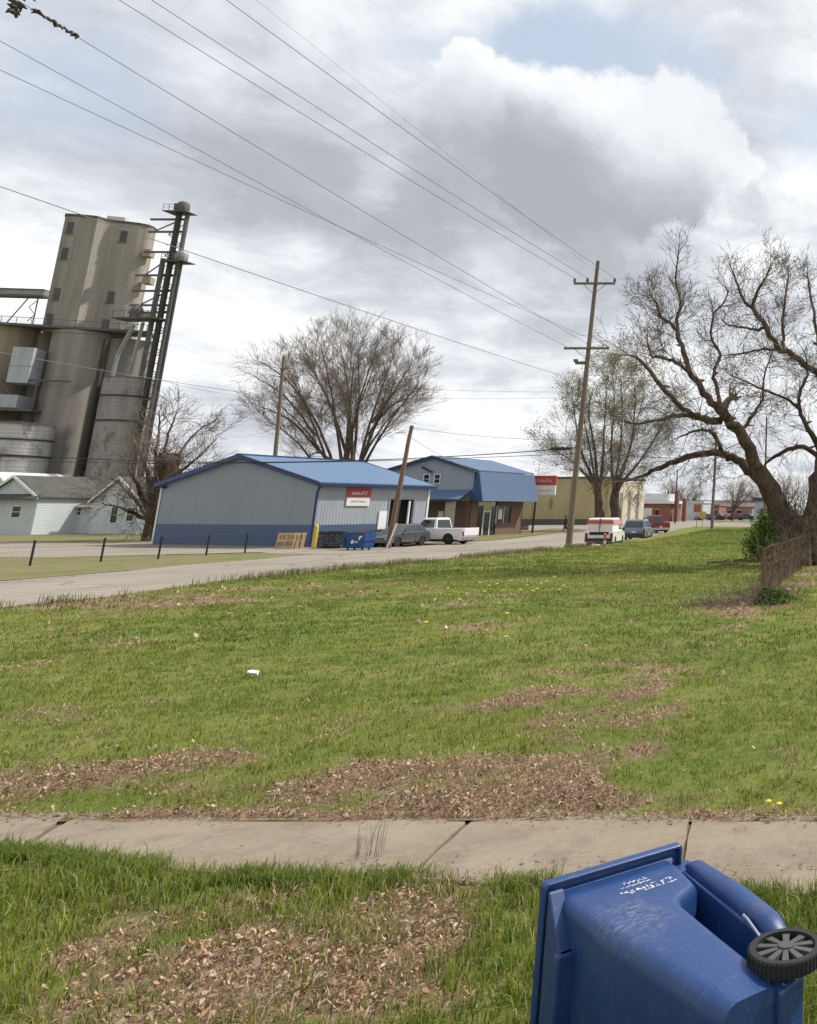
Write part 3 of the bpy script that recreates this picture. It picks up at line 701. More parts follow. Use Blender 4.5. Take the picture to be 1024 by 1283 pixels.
# ------------------------------------------------------------------ blue dumpster
M_DUMP = mat('dumpster blue', (.02, .07, .24), .5, .35, 2.5)
dp = thing('dumpster', 'blue steel dumpster with white markings at the driveway edge', 'dumpster', (*gp(449, 689), 0), R(-14)); dp.scale = (.74, .6, .95)
b = MB(); b.loft([[(-1.0, -.6, .12), (1.0, -.6, .12), (1.0, .6, .12), (-1.0, .6, .12)], [(-1.05, -.75, .95), (1.05, -.75, .95), (1.05, .75, .95), (-1.05, .75, .95)], [(-1.05, -.75, 1.05), (1.05, -.75, 1.05), (1.05, .75, 1.2), (-1.05, .75, 1.2)]])
for x in (-.98, .9): b.box(x, x + .08, -.8, -.72, .15, 1.0)
b.build('bin_body', M_DUMP, dp, bevel=.015)
b = MB(); b.box(-1.1, 1.1, -.8, -.7, .98, 1.06); b.box(-1.1, -1.03, -.8, .8, .6, .72); b.box(1.03, 1.1, -.8, .8, .6, .72); b.build('rim', M_DUMP, dp)
b = MB()
for s in (-1, 0): b.loft([[(s*1.04 + .02, -.76, 1.07), (s*1.04 + 1.02, -.76, 1.07), (s*1.04 + 1.02, .75, 1.22), (s*1.04 + .02, .75, 1.22)], [(s*1.04 + .02, -.76, 1.11), (s*1.04 + 1.02, -.76, 1.11), (s*1.04 + 1.02, .75, 1.27), (s*1.04 + .02, .75, 1.27)]])
b.build('lid', M_BLACK, dp)
for x in (-.8, .7):
    for y in (-.4, .4): b = MB(); b.cyl((x, y, .08), (x + .08, y, .08), .09, None, 10); b.build('caster', M_BLACK, dp)
MM = Matrix.Translation((-.1, -.70, .52)) @ Matrix.Rotation(R(-8), 4, 'X'); b = MB(MM)
bars(b, .18, .62, -.06, .09, -.01, 5, 12); b.M = MM @ Matrix.Rotation(R(90), 4, 'X'); b.lathe([(.13, 0), (.13, .03)], 16); b.build('logo', M_WHITE, dp)
b = MB(Matrix.Translation((.72, -.745, .82)) @ Matrix.Rotation(R(-8), 4, 'X')); b.box(-.16, .16, -.012, .0, -.02, .1); b.box(-.16, -.02, -.012, 0, -.16, -.03); b.build('decal', M_WHITE, dp)

# clipped shrubs against the warehouse side
def leafmass(name, cx, cy, cz, rx, ry, rz_, n, size, pal, seed, parent=None, box=False, mat_=None, jit=.25):
    r = np.random.default_rng(seed)
    if box: p = r.uniform(-1, 1, (n, 3)); k = r.integers(0, 3, n); p[np.arange(n), k] = np.sign(p[np.arange(n), k]) * r.uniform(.75, 1.05, n)
    else:
        p = r.normal(0, 1, (n, 3)); p /= np.linalg.norm(p, axis=1)[:, None]; p *= (r.uniform(.2, 1, n) ** .5)[:, None]
        lob = 1 + jit * np.sin(p[:, :1] * 4 + seed) * np.cos(p[:, 1:2] * 5 + seed * 2) + jit * r.normal(0, .35, (n, 1)); p *= lob
    c = p * np.array([rx, ry, rz_]) + np.array([cx, cy, cz])
    a = r.normal(0, 1, (n, 3)); a /= np.linalg.norm(a, axis=1)[:, None]; u = np.cross(a, r.normal(0, 1, (n, 3))); u /= np.linalg.norm(u, axis=1)[:, None]
    s = r.uniform(.6, 1.3, (n, 1)) * size
    V = np.stack([c - a*s, c - u*s*.5 + a*s*.1, c + a*s, c + u*s*.5 + a*s*.1], 1)
    col = np.array(pal)[r.integers(0, len(pal), n)] * r.uniform(.6, 1.3, (n, 1))
    o = np_mesh(name, V.reshape(-1, 3), np.arange(4*n), np.full(n, 4), mat_ or M_LEAF, np.repeat(col, 4, 0))
    if parent: o.parent = parent
    return o
BROWN = [(.055, .042, .022), (.07, .052, .028), (.045, .036, .02), (.055, .056, .022)]
def hedge(label, px, py, w, h, seed, pal=BROWN, rz=-.3, group=None):
    x, y = gp(px, py); t = thing('hedge', label, 'shrub', (x, y, 0), rz, group)
    leafmass('foliage', 0, 0, h/2, w/2, .45, h/2, int(4200 * w), .035, pal, seed, t, True)
    b = MB()
    for i in range(int(w * 4)): b.tube([(-w/2 + .1 + i*.25, 0, -.05), (-w/2 + .1 + i*.25 + random.uniform(-.1, .1), random.uniform(-.2, .2), h * .9)], [.02, .008], 5)
    b.build('stem', mat('shrub stem', (.09, .06, .04)), t)
hedge('low brown hedge between the yellow bollard and the dumpster', 414, 687, 1.5, 1.05, 3)
hedge('low brown hedge behind the right end of the dumpster', 480, 684, 1.0, 1.1, 4)

# ------------------------------------------------------------------ blue gambrel-roofed office
M_OF = ribbed('office siding', (.30, .34, .41), 0, .2, .5, .1, dirt=.12)
M_MR = ribbed('mansard metal', (.085, .14, .24), 1, .3, .45, .1, dirt=.12, dirtcol=(.2, .2, .22))
M_PR = ribbed('porch roof metal', (.085, .15, .27), 0, .3, .45, .1, dirt=.12, dirtcol=(.2, .2, .22))
of = thing('office_building', 'blue and grey office with mansard roof overhanging a dark brick shopfront', 'building', (-41.9, 82.0, 0), R(-9))
GW, GL, WH_ = 10.2, 8.3, 3.25
gx = -.55
b = MB(); b.prism([(-GW, WH_), (gx, WH_), (gx, 6.0), (-GW/2, 7.45), (-GW, 6.0)], 0, .15); b.prism([(-GW, WH_), (gx, WH_), (gx, 6.0), (-GW/2, 7.45), (-GW, 6.0)], GL - .15, GL)
b.box(-GW, -GW + .15, .15, GL - .15, WH_, 6.0); b.build('gable_wall', M_OF, of)
b = MB()
for x0, x1 in ((-GW/2, .05), (-GW/2, -GW - .4)):
    pr = [(x0, 7.5), (x1, 6.05), (x1, 6.15), (x0, 7.6)]; b.prism(pr if x1 > x0 else pr[::-1], -.35, GL + .35)
b.build('roof', M_MR, of)
b = MB()
for x0, x1 in ((-GW/2, .0), (-GW/2, -GW - .4)):
    pr = [(x0, 7.32), (x1, 5.87), (x1, 6.1), (x0, 7.55)]; b.prism(pr if x1 > x0 else pr[::-1], -.42, -.3)
b.build('fascia', M_DKBLUE, of)
b = MB(); b.prism([(-.55, 3.25), (.75, 3.25), (.1, 6.02), (-.05, 6.02)], -.2, GL + .3); b.build('mansard', M_MR, of)
b = MB(); b.prism([(-.60, 3.22), (.77, 3.22), (.11, 6.06), (-.08, 6.06)], -.32, -.21); b.build('mansard_end', M_BLUE, of)
b = MB(); b.prism_x([(-.02, 4.25), (-.02, 4.33), (-1.9, 3.42), (-1.9, 3.34)], -GW + .5, -.62); b.build('porch_roof', M_PR, of)
b = MB(); b.box(-GW + .5, -.7, -1.95, -1.85, 3.2, 3.4); b.build('porch_fascia', M_DKBLUE, of)
b = MB(); b.box(-GW, -.9, .0, .25, 0, WH_); b.box(-GW, -GW + .25, .25, GL, 0, WH_); b.box(-.95, -.7, 4.1, GL, 0, 1.1); b.box(-.95, -.7, 6.4, GL, 1.1, WH_); b.box(-.95, -.7, 4.1, 6.4, 2.75, WH_); b.box(-.95, -.7, 0.25, 1.2, 0, WH_); b.build('brick_wall', M_BRICK, of)
b = MB(); b.box(-2.0, -1.3, -1.7, -1.2, 0, 3.3); b.build('stucco_column', mat('stucco', (.42, .36, .29), .9, .2, 3), of)
for i, (y0, y1) in enumerate(((4.15, 5.2), (5.3, 6.35))):
    b = MB(); b.box(-.86, -.8, y0, y1, 1.0, 2.8); o = b.build('shop_window', M_GLASSD, of)
    b = MB(); b.box(-.82, -.72, y0 - .05, y0, .98, 2.82); b.box(-.82, -.72, y0, y1, 2.78, 2.83); b.box(-.82, -.72, y0, y1, .97, 1.03); b.build('window_frame', M_WHITE, o)
b = MB(); b.box(-.84, -.78, 2.2, 3.1, .05, 2.2); d = b.build('shop_door', M_GLASSD, of); b = MB(); b.box(-.8, -.7, 2.1, 2.2, 0, 2.8); b.box(-.8, -.7, 3.1, 3.2, 0, 2.8); b.box(-.8, -.7, 2.2, 3.1, 2.2, 2.3); b.build('door_frame', M_WHITE, d)
b = MB(); b.box(-.85, -.8, 1.2, 2.1, .05, 2.8); b.build('shop_window', M_GLASSD, of); b = MB(); b.box(-.85, -.8, 3.2, 4.1, .05, 2.8); b.build('shop_window', M_GLASSD, of)
b = MB(); b.box(-.8, -.74, 4.45, 5.0, 1.5, 2.5); b.build('window_poster', M_PALE, of)
for x in (-5.9, -4.75):
    b = MB(); b.box(x, x + .55, -.02, .03, 4.95, 5.75); o = b.build('window', M_GLASSD, of)
    b = MB(); b.box(x - .07, x, -.06, .02, 4.88, 5.82); b.box(x + .55, x + .62, -.06, .02, 4.88, 5.82); b.box(x, x + .55, -.06, .02, 5.75, 5.82); b.box(x, x + .55, -.06, .02, 4.88, 4.95); b.box(x, x + .55, -.05, .02, 5.32, 5.36); b.build('window_frame', M_WHITE, o)
b = MB(); b.box(-7.9, -7.2, -.02, .02, 1.2, 2.4); b.build('window', M_GLASSD, of)
b = MB(); b.box(-3.9, -3.4, -.1, -.01, .9, 2.3); b.build('wall_box', M_WHITE, of)
b = MB(); b.box(-GW - .1, -.3, -2.0, .0, -.1, .12); b.build('porch_slab', M_CONC, of)
b = MB(); b.tube([(-6.2, -.1, 6.5), (-5.2, -.3, 6.1), (-4.9, -.3, 6.0)], .09, 6); b.build('service_conduit', M_BLACK, of)
RUST = [(.16, .085, .06), (.12, .07, .05), (.19, .11, .07), (.10, .09, .045)]
hedge('long reddish brown hedge along the foot of the office shopfront', 622, 668, 3.6, .75, 6, RUST, 1.3)
hedge('short reddish brown bush at the far end of the office shopfront', 653, 664, 1.6, .75, 8, RUST, 1.3)

# ------------------------------------------------------------------ tan commercial building
M_TAN = mat('tan painted block', (.46, .38, .21), .85, .2, .35, bump=.1)
M_CREAM = mat('cream painted block', (.55, .50, .38), .85, .15, .4)
tb = thing('commercial_building', 'long flat roofed tan block building across the street behind the bare twin trunked tree', 'building', (-49.5, 140, 0), R(-4))
b = MB(); b.box(-24, 0, 0, .3, 0, 7.4); b.box(-.3, 0, .3, 13, 0, 7.0); b.box(-24, -23.7, .3, 13, 0, 7); b.box(-24, 0, 12.7, 13, 0, 7); b.build('wall', M_TAN, tb)
b = MB(); b.box(-.02, .06, -.02, 13, 0.02, 7.05); b.build('side_wall', M_CREAM, tb)
b = MB(); b.box(-24.1, .12, -.12, 13.1, 7.4, 7.7); b.build('parapet', mat('dark coping', (.10, .085, .06), .8), tb)
b = MB(); b.box(-24.05, .05, -.04, .1, .02, .9); b.build('base_band', mat('grey base', (.13, .115, .10), .9), tb)
for x in (-13.5, -7.2, -1.2):
    b = MB(); b.box(x, x + .16, -.12, -.01, .9, 7.3); b.build('downspout', mat('tan downspout', (.38, .31, .17), .7), tb)
b = MB(); b.box(-10.6, -10.1, -.08, .0, 2.6, 4.2); b.build('meter_box', mat('meter grey', (.25, .22, .17), .7), tb)
for y in (2.5, 6, 9.5):
    b = MB(); b.box(.05, .1, y, y + 1.2, .1, 5.2); b.build('window', mat('dull glass', (.20, .20, .17), .4), tb)

# ------------------------------------------------------------------ far side of the crossing
def simple_building(name, label, cat, px, py, Y, w, d, h, wallm, roofm, roofh=.4, over=.3, wins=(), rz=0):
    p = at(px, py, Y); t = thing(name, label, cat, (p.x, Y, 0), rz)
    b = MB(); b.box(0, w, 0, d, 0, h); b.build('wall', wallm, t)
    b = MB(); b.box(-over, w + over, -over, d + over, h, h + roofh); b.build('roof', roofm, t)
    for (x0, x1, z0, z1, m) in wins:
        b = MB(); b.box(x0, x1, -.06, -.01, z0, z1); o = b.build('window', m, t)
        b = MB(); b.box(x0 - .12, x1 + .12, -.1, -.02, z1, z1 + .12); b.box(x0 - .12, x1 + .12, -.1, -.02, z0 - .12, z0); b.build('window_frame', M_WHITE, o)
    return t
M_LG = mat('light grey metal', (.55, .57, .58), .5, .12, .6)
st = simple_building('shop_building', 'red brick shop with white flat canopy beyond the tan building', 'building', 801, 645, 176, 6.2, 8, 3.6, M_RBRICK, M_WHITE, .5, .7, [(.5, 2.6, .9, 2.6, M_PALE), (3.3, 3.9, .6, 2.4, M_DARK)])
b = MB(); b.box(.4, 5.4, 1.5, 7, 4.1, 5.6); b.build('roof_unit', M_LG, st)
b = MB(); b.box(6.9, 7.7, .5, 1.3, 0, 6.0); b.box(8.0, 8.8, 2.5, 3.2, 0, 4.6); b.build('chimney', M_RBRICK, st)
simple_building('metal_shed', 'pale grey metal shed beyond the brick shop', 'shed', 842, 644, 196, 7, 8, 3.8, M_LG, M_LG, .5, .2, [])
simple_building('store_building', 'low orange brick store front left of the row of distant parked cars', 'building', 861, 641, 204, 7.5, 8, 3.2, mat('orange brick', (.27, .135, .095), .9, .2, 1), mat('brown roof', (.24, .17, .13), .9), .35, .2, [(5.0, 7.0, .8, 2.3, M_GLASSD)])
simple_building('diner_building', 'low pink brick building with white gable end behind the distant parked cars', 'building', 908, 640, 214, 8.5, 8, 3.1, mat('pink brick', (.33, .19, .165), .9, .2, 1), mat('pale roof', (.62, .58, .52), .7), .9, .4, [(1.0, 2.2, .7, 2.2, M_DARK), (3.0, 4.2, .7, 2.2, M_DARK), (6.9, 8.0, .2, 2.4, M_PALE)])
simple_building('small_house', 'pale blue distant house right of the pink building', 'house', 945, 641, 190, 5, 6, 4.2, mat('pale blue siding', (.42, .47, .52), .7), mat('dark roof', (.08, .075, .07), .9), .8, .3, [(1.5, 2.6, 1.2, 2.6, M_DARK)])
simple_building('storefront_row', 'long pale storefront row filling the far end of the street', 'building', 812, 640, 246, 32, 8, 4.6, mat('pale stucco', (.50, .47, .43), .9, .15, .3), mat('pale parapet', (.58, .56, .53), .8), .4, .2, [(3 + 4 * k, 5.4 + 4 * k, .6, 2.6, M_DARK) for k in range(7)])
simple_building('low_building', 'dark low building peeping between the office and the tan building', 'building', 690, 652, 190, 10, 6, 3, M_RBRICK, M_DARK, .3, .2, [])

# ------------------------------------------------------------------ white houses on the left
M_HS = ribbed('white clapboard', (.56, .60, .62), 2, .16, .7, .1, dirt=.2, dirtcol=(.25, .25, .22), depth=.015)
M_SH = mat('grey shingles', (.088, .088, .078), .95, .3, 1.2, bump=.3, bscale=14)
M_SH2 = mat('brown shingles', (.105, .095, .078), .95, .3, 1.2, bump=.3, bscale=14)
hs = thing('white_house', 'white clapboard house with grey shingle roof and two gabled wings under the grain elevator', 'house', (-81.0, 90, 0), R(-3))
def gable_wing(name_w, x0, x1, y0, y1, e, r, mw=M_HS, over=.3, roofm=M_SH, parent=None):
    mx = (x0 + x1) / 2; P = parent or hs
    b = MB(); b.prism([(x0, 0), (x1, 0), (x1, e), (mx, r), (x0, e)], y0, y1); b.build(name_w, mw, P)
    b = MB(); k = (r - e) / (mx - x0)
    for xa in (x0 - over, x1 + over):
        za = e - over * k; pr = [(mx, r + .03), (xa, za + .03), (xa, za + .17), (mx, r + .17)]
        b.prism(pr if xa > mx else pr[::-1], y0 - over, y1)
    b.build('roof', roofm, P)
    b = MB()
    for xa in (x0 - over, x1 + over):
        za = e - over * k; pr = [(mx, r - .1), (xa, za - .1), (xa, za + .19), (mx, r + .19)]
        b.prism(pr if xa > mx else pr[::-1], y0 - over - .06, y0 - over - .005)
    b.build('bargeboard', M_WHITE, P)
gable_wing('wall', -5.3, 0, 0, 9.5, 3.4, 5.7)
b = MB(); b.box(-18, -4.2, 3.0, 11, 0, 3.6); b.build('wall', M_HS, hs)
b = MB(); b.prism_x([(2.5, 3.35), (7.0, 5.95), (11.5, 3.35), (11.5, 3.5), (7.0, 6.12), (2.5, 3.5)], -18.4, -3.2); b.build('roof', M_SH, hs)
b = MB(); b.box(-9.6, -5.35, .6, 2.95, 0, 2.75); b.build('lean_to', M_HS, hs)
b = MB(); b.prism_x([(.25, 2.74), (3.1, 3.75), (3.1, 3.9), (.25, 2.88)], -9.9, -5.36); b.build('roof', M_SH2, hs)
b = MB(); b.box(-9.9, -5.36, .18, .24, 2.68, 2.9); b.build('bargeboard', M_WHITE, hs)
gable_wing('wall', -13.0, -7.45, -3.6, 3.5, 3.75, 5.7)
b = MB(); b.prism_x([(-4.4, 3.45), (-3.62, 3.9), (-3.62, 4.0), (-4.4, 3.55)], -13.4, -7.1); b.build('roof', M_SH, hs)
for (x0, x1, z0, z1, y) in [(-3.1, -2.4, 1.1, 2.7, 0), (-1.35, -.6, 1.3, 2.6, 0), (-7.6, -7.1, 1.9, 2.6, .6), (-9.9, -9.0, 1.7, 2.75, -3.6)]:
    b = MB(); b.box(x0, x1, y - .03, y + .02, z0, z1); o = b.build('window', M_GLASSD, hs)
    b = MB(); b.box(x0 - .1, x0, y - .06, y, z0 - .1, z1 + .1); b.box(x1, x1 + .1, y - .06, y, z0 - .1, z1 + .1); b.box(x0, x1, y - .06, y, z1, z1 + .1); b.box(x0, x1, y - .06, y, z0 - .1, z0); b.box(x0, x1, y - .045, y, (z0+z1)/2 - .03, (z0+z1)/2 + .03); b.build('window_frame', M_WHITE, o)
b = MB(); b.box(-8.1, -7.85, -3.7, -3.6, 1.3, 1.8); b.build('meter_box', M_LG, hs)
b = MB(); b.cyl((-7, 7.5, 5.8), (-7, 7.5, 6.5), .12, None, 8); b.build('chimney', M_LG, hs)
# a second roof behind, and clipped bushes
h2 = thing('outbuilding', 'pale metal roofed outbuilding behind the left gable of the white house', 'shed', (-104.5, 100, 0), R(-3))
gable_wing('wall', -6, 0, 0, 8, 4.0, 6.6, parent=h2, roofm=M_LG)

# ------------------------------------------------------------------ grain elevator
def concrete_mat():
    m, n, b = base_mat('stained elevator concrete'); oc = n.obj()
    st_ = n.noise(n.vm('MULTIPLY', oc, (1, 1, .05)), .55, 7, .65)
    c = n.mix(n.ss(st_, .32, .68), (.335, .31, .27), (.225, .208, .18))
    c = n.mix(n.m('MULTIPLY', n.ss(n.noise(n.vm('MULTIPLY', oc, (1, 1, .25)), .28, 6, .6), .5, .72), .6), c, (.17, .145, .115))
    c = n.mix(n.m('MULTIPLY', n.ss(n.noise(oc, 2.2, 6, .7), .54, .74), .45), c, (.40, .375, .33))
    c = n.mix(n.m('MULTIPLY', n.ss(n.noise(n.vm('MULTIPLY', oc, (1, 1, .03)), 1.6, 6, .7), .55, .7), .35), c, (.12, .10, .08))
    band = n.m('FRACT', n.m('DIVIDE', n.sep(oc)[2], 1.22)); ln = n.ss(n.m('ABSOLUTE', n.m('SUBTRACT', band, .5)), .455, .49)
    c = n.mix(n.m('MULTIPLY', ln, .22), c, (.1, .085, .065))
    n.link(c, b.inputs['Base Color']); b.inputs['Roughness'].default_value = .95
    bn = n.new('ShaderNodeBump'); bn.inputs['Strength'].default_value = .5; bn.inputs['Distance'].default_value = .05
    n.link(n.noise(oc, 3, 6, .65), bn.inputs['Height']); n.link(bn.outputs[0], b.inputs['Normal']); return m
M_EL = concrete_mat()
M_STEEL = mat('galvanised steel', (.30, .31, .31), .55, .3, 1.0, metal=.2)
M_STEELD = mat('weathered steel', (.13, .125, .12), .7, .35, 1.0)
M_BUMPD = mat('dark pipe', (.06, .055, .05), .8, .3, 2)
M_RUSTY = mat('rusted steel', (.17, .10, .065), .85, .35, 1.2)
EX, EY, PHI = -112.0, 112.0, R(22)
ge = thing('grain_elevator', 'tall weathered concrete grain elevator with stepped headhouse above round silos', 'grain elevator', (EX, EY, 0), PHI)
GI = (Matrix.Translation((EX, EY, 0)) @ Matrix.Rotation(PHI, 4, 'Z')).inverted()
def loc_e(px, py, ly):
    """local elevator coordinates of the point seen at px,py on the local plane y = ly"""
    o = GI @ Vector((0, 0, H)); d = GI.to_3x3() @ Vector(ray(px, py)); return o + d * ((ly - o.y) / d.y)
def lobes(segs, n=12):
    """plan outline: front edge is a run of convex and concave arcs, back is straight"""
    pts = []
    for (x0, y0, x1, y1, bulge) in segs:
        for i in range(n):
            t = i / n; x = x0 + (x1 - x0) * t; y = y0 + (y1 - y0) * t
            k = 4 * t * (1 - t) * bulge; dx, dy = x1 - x0, y1 - y0; l = math.hypot(dx, dy)
            pts.append((x + dy / l * k, y - dx / l * k))
    pts.append((segs[-1][2], segs[-1][3])); return pts
xl = loc_e(49, 390, 0).x; xm = loc_e(133, 300, 1.0).x; xr = loc_e(188, 300, 2.4).x
front = lobes([(xl, 2.2, xl + .5, .3, .12), (xl + .5, .3, xm - .9, .0, .14), (xm - .9, .0, xm + .6, 1.35, -.22), (xm + .6, 1.35, xr - .7, 1.6, .14), (xr - .7, 1.7, xr, 2.6, .2)])
ring = [(x, y) for x, y in front] + [(xr + .05, 3.6), (xl, 3.6)]
zb0 = loc_e(100, 412, 0).z; zt0 = loc_e(110, 272, 0).z
b = MB(); b.prism_z(ring, zb0 - .5, zt0); b.build('headhouse', M_EL, ge, True, angle=25)
b = MB(); b.prism_z([(x * 1.01, y * 1.0 - .1) for x, y in ring], zt0 + .002, zt0 + .3); b.build('roof', mat('tar roof', (.12, .105, .09), .9), ge)
b = MB(); b.box(xm - .9, xm + 1.1, 2.2, 3.4, zt0 + .3, zt0 + 1.1); b.build('roof_hatch', M_LG, ge)
from mathutils.bvhtree import BVHTree
hh = MB(); hh.prism_z(ring, zb0 - .5, zt0); bv = BVHTree.FromPolygons([Vector(v) for v in hh.v], hh.f)
for (px, py) in [(88, 285), (81, 317), (71, 368), (62, 400), (155, 296), (139, 372), (132, 407)]:
    o = GI @ Vector((0, 0, H)); d = (GI.to_3x3() @ Vector(ray(px, py))).normalized(); hit, nr, _, _ = bv.ray_cast(o, d)
    if hit is None: continue
    nr.z = 0; nr.normalize(); nr = nr if nr.dot(d) < 0 else -nr; ux = Vector((-nr.y, nr.x, 0)); MM = Matrix((( ux.x, -nr.x, 0, hit.x), (ux.y, -nr.y, 0, hit.y), (0, 0, 1, hit.z), (0, 0, 0, 1)))
    w, h = .36, .78
    b = MB(MM); b.box(-w, w, -.05, .3, -h, h); o_ = b.build('window', mat('grimy glass', (.075, .08, .08), .3, .5, 2), ge)
    b = MB(MM); b.box(-.025, .025, -.07, -.05, -h, h); b.box(-w, w, -.075, -.05, -.03, .03); b.box(-w - .1, w + .1, -.16, .1, -h - .12, -h); b.build('window_frame', mat('window frame rust', (.16, .13, .10), .8), o_)
def silo_at(name, parent, x0, x1, py, ly, top, m, z0=0, cap=True, flat=True):
    a = loc_e(x0, py, ly); c = loc_e(x1, py, ly); r = (c.x - a.x) / 2 * .97; cx = (a.x + c.x) / 2
    b = MB(); b.lathe([(r, z0), (r, top - .5), (r + .08, top - .48), (r + .08, top)], 48, origin=(cx, ly + r * .3, 0)); return b.build(name, m, parent, True), cx, ly + r * .3, r
silo_at('silo', ge, 60, 135, 430, .6, zb0 - .35, M_EL)
silo_at('silo', ge, 132, 192, 440, 2.2, zb0 - .9, M_EL)
silo_at('silo', ge, 34, 66, 440, 2.8, zb0 - .5, M_EL)
silo_at('silo', ge, -34, 41, 430, 1.0, zb0 - .3, mat('brown concrete', (.30, .24, .17), .95, .3, .8, streak=True))
silo_at('silo', ge, -110, -36, 430, 1.0, zb0 - .3, M_EL)
gL = loc_e(-60, 408, -1.6).x; gR = loc_e(184, 418, -1.6).x
b = MB(); b.box(gL, gR, -1.6, 2.4, zb0 - .28, zb0 + .02); b.build('gallery_deck', M_STEELD, ge)
b = MB()
for x in np.arange(gL, gR, 1.5): b.box(x, x + .05, -1.58, -1.53, zb0 + .02, zb0 + .8)
b.box(gL, gR, -1.59, -1.54, zb0 + .8, zb0 + .86); b.build('railing', M_STEELD, ge)
a = loc_e(9, 479, -2.6); c = loc_e(45, 436, -2.6)
b = MB(); b.box(a.x, c.x, -2.9, 0, a.z, c.z); b.box(a.x - .06, c.x + .06, -2.96, 0, (a.z + c.z) / 2 - .1, (a.z + c.z) / 2); b.build('hoist_shed', ribbed('shed sheet', (.42, .45, .48), 0, .3, .5, .1, dirt=.3), ge)
a = loc_e(-12, 513, -3); c = loc_e(24, 495, -3)
b = MB(); b.box(a.x - 3, c.x, -3.2, 0, a.z + .3, c.z); b.build('spout_shed', ribbed('shed sheet pale', (.40, .42, .45), 0, .3, .5, .1, dirt=.4), ge)
b = MB(); b.box(a.x - 3, c.x + 1.6, -3.6, 0, a.z - .1, a.z + .2); b.build('shed_deck', M_STEELD, ge)
a = loc_e(88, 478, -2.6)
b = MB(); b.box(a.x - 16, a.x, -2.8, -2.5, a.z - .12, a.z + .1); b.build('catwalk', M_STEELD, ge)
for (p0, p1) in (((3, 478), (14, 496)), ((47, 480), (40, 512))):
    q0 = loc_e(*p0, -2.4); q1 = loc_e(*p1, -2.4); b = MB(); b.tube([q0, q1], .12, 6); b.build('grain_spout', M_STEELD, ge)
q1 = loc_e(135, 425, -1.5); b = MB(); b.lathe([(.3, 0), (.3, q1.z)], 10, origin=(q1.x, -1.9, 0)); b.build('drain_pipe', M_BUMPD, ge, True)
for py in (318, 352, 397):
    q = loc_e(186, py, 2.0); b = MB(); b.box(q.x - .4, q.x + .5, 1.2, 2.6, q.z - .5, q.z + .5); b.build('spout_box', mat('pale box', (.36, .29, .22), .8), ge)

def sheet_bin(label, x0, x1, py, ly, top_px, m, bands, roofm):
    a = loc_e(x0, py, ly); c = loc_e(x1, py, ly); r = (c.x - a.x) / 2 * .97; h = loc_e((x0 + x1) / 2, top_px, ly).z
    W_ = GI.inverted() @ Vector(((a.x + c.x) / 2, ly + r * .3, 0)); t = thing('grain_bin', label, 'grain bin', W_, PHI)
    b = MB(); b.lathe([(r, 0), (r, h)], 40); b.build('bin_wall', m, t, True)
    b = MB(); b.lathe([(r + .1, h), (r * .4, h + r * .12), (.4, h + r * .16)], 40); b.build('roof', roofm, t, True, angle=20)
    for py_ in bands:
        z = loc_e((x0 + x1) / 2, py_, ly).z; b = MB(); b.lathe([(r - .02, z - .12), (r + .12, z - .1), (r + .12, z + .1), (r - .02, z + .12)], 40, cap=False); b.build('hoop', M_BUMPD, t, True)
    return t
M_BIN = ribbed('corrugated bin', (.31, .29, .275), 2, .45, .8, .2, metal=0, dirt=.5, rust=True)
M_BIN2 = ribbed('corrugated bin white', (.50, .485, .49), 2, .45, .7, .15, metal=0, dirt=.5, rust=True)
sheet_bin('grey hooped steel bin at the right foot of the elevator, its hoops dark', 118, 188, 520, -3.4, 474, M_BIN, (497, 528), M_STEELD)
sheet_bin('whitish corrugated steel bin left of the big silo behind the house', -40, 57, 560, -6.0, 532, M_BIN2, (551, 572), M_STEELD)

# bucket elevator legs on the right
be = thing('bucket_elevator', 'steel bucket elevator legs with platforms rising right of the concrete headhouse', 'elevator leg', (EX + 9.2, EY - 1.0, 0))
def leg(x, y, r, top, m): b = MB(); b.cyl((x, y, 0), (x + .05, y, top), r, None, 10); b.build('leg_tube', m, be, True)
leg(-.2, 0, .30, 36, M_STEELD); leg(.85, 0, .34, 42.6, M_BUMPD); leg(1.75, .3, .26, 42.6, M_STEELD); leg(2.7, -.4, .20, 35.6, M_BUMPD); leg(2.1, -.3, .16, 35, M_STEELD)
for (x, z, s, m) in ((1.3, 42.7, .68, M_STEELD), (2.3, 35.6, .68, M_STEEL)):
    b = MB(); b.lathe([(.9*s, 0), (1.05*s, .5*s), (1.05*s, 1.5*s), (.8*s, 2.0*s), (.3*s, 2.2*s)], 14, origin=(x, 0, z)); b.build('head_drum', m, be, True)
    b = MB(); b.box(x - .9, x + .3, -.5, .5, z + .2, z + 1.1); b.build('drive_box', M_RUSTY, be)
    b = MB(); b.box(x - 1.9, x + 1.2, -1.0, 1.0, z - .2, z - .08)
    for q in (-1.9, -1.1, -.3, .5, 1.15): b.box(x + q, x + q + .04, -1.0, -.95, z - .08, z + .8)
    b.box(x - 1.9, x + 1.2, -1.0, -.96, z + .75, z + .8); b.box(x - 1.9, x + 1.2, -1.0, -.96, z + .35, z + .39); b.build('platform', M_STEELD, be)
b = MB()
for k in range(26):
    z = 2 + k * 1.5; b.tube([(-.2 if k % 2 else 1.8, .12, z), (1.8 if k % 2 else -.2, .12, z + 1.5)], .05, 5); b.tube([(-.2, .12, z), (1.9, .12, z)], .05, 5)
b.build('lattice', M_BUMPD, be)
b = MB()
for k in range(110): b.box(2.35, 2.75, -.75, -.7, 1 + k * .32, 1.05 + k * .32)
for q in (2.3, 2.75): b.box(q, q + .05, -.76, -.7, .5, 36)
b.build('ladder', M_STEELD, be)
for z in (41.6, 39.8, 36.9, 33.6, 31.4, 29.4, 28.4):
    b = MB(); b.box(-3.2 - (z < 34) * .6, 1.8, .2, .42, z, z + .26); b.build('brace', M_STEELD, be)
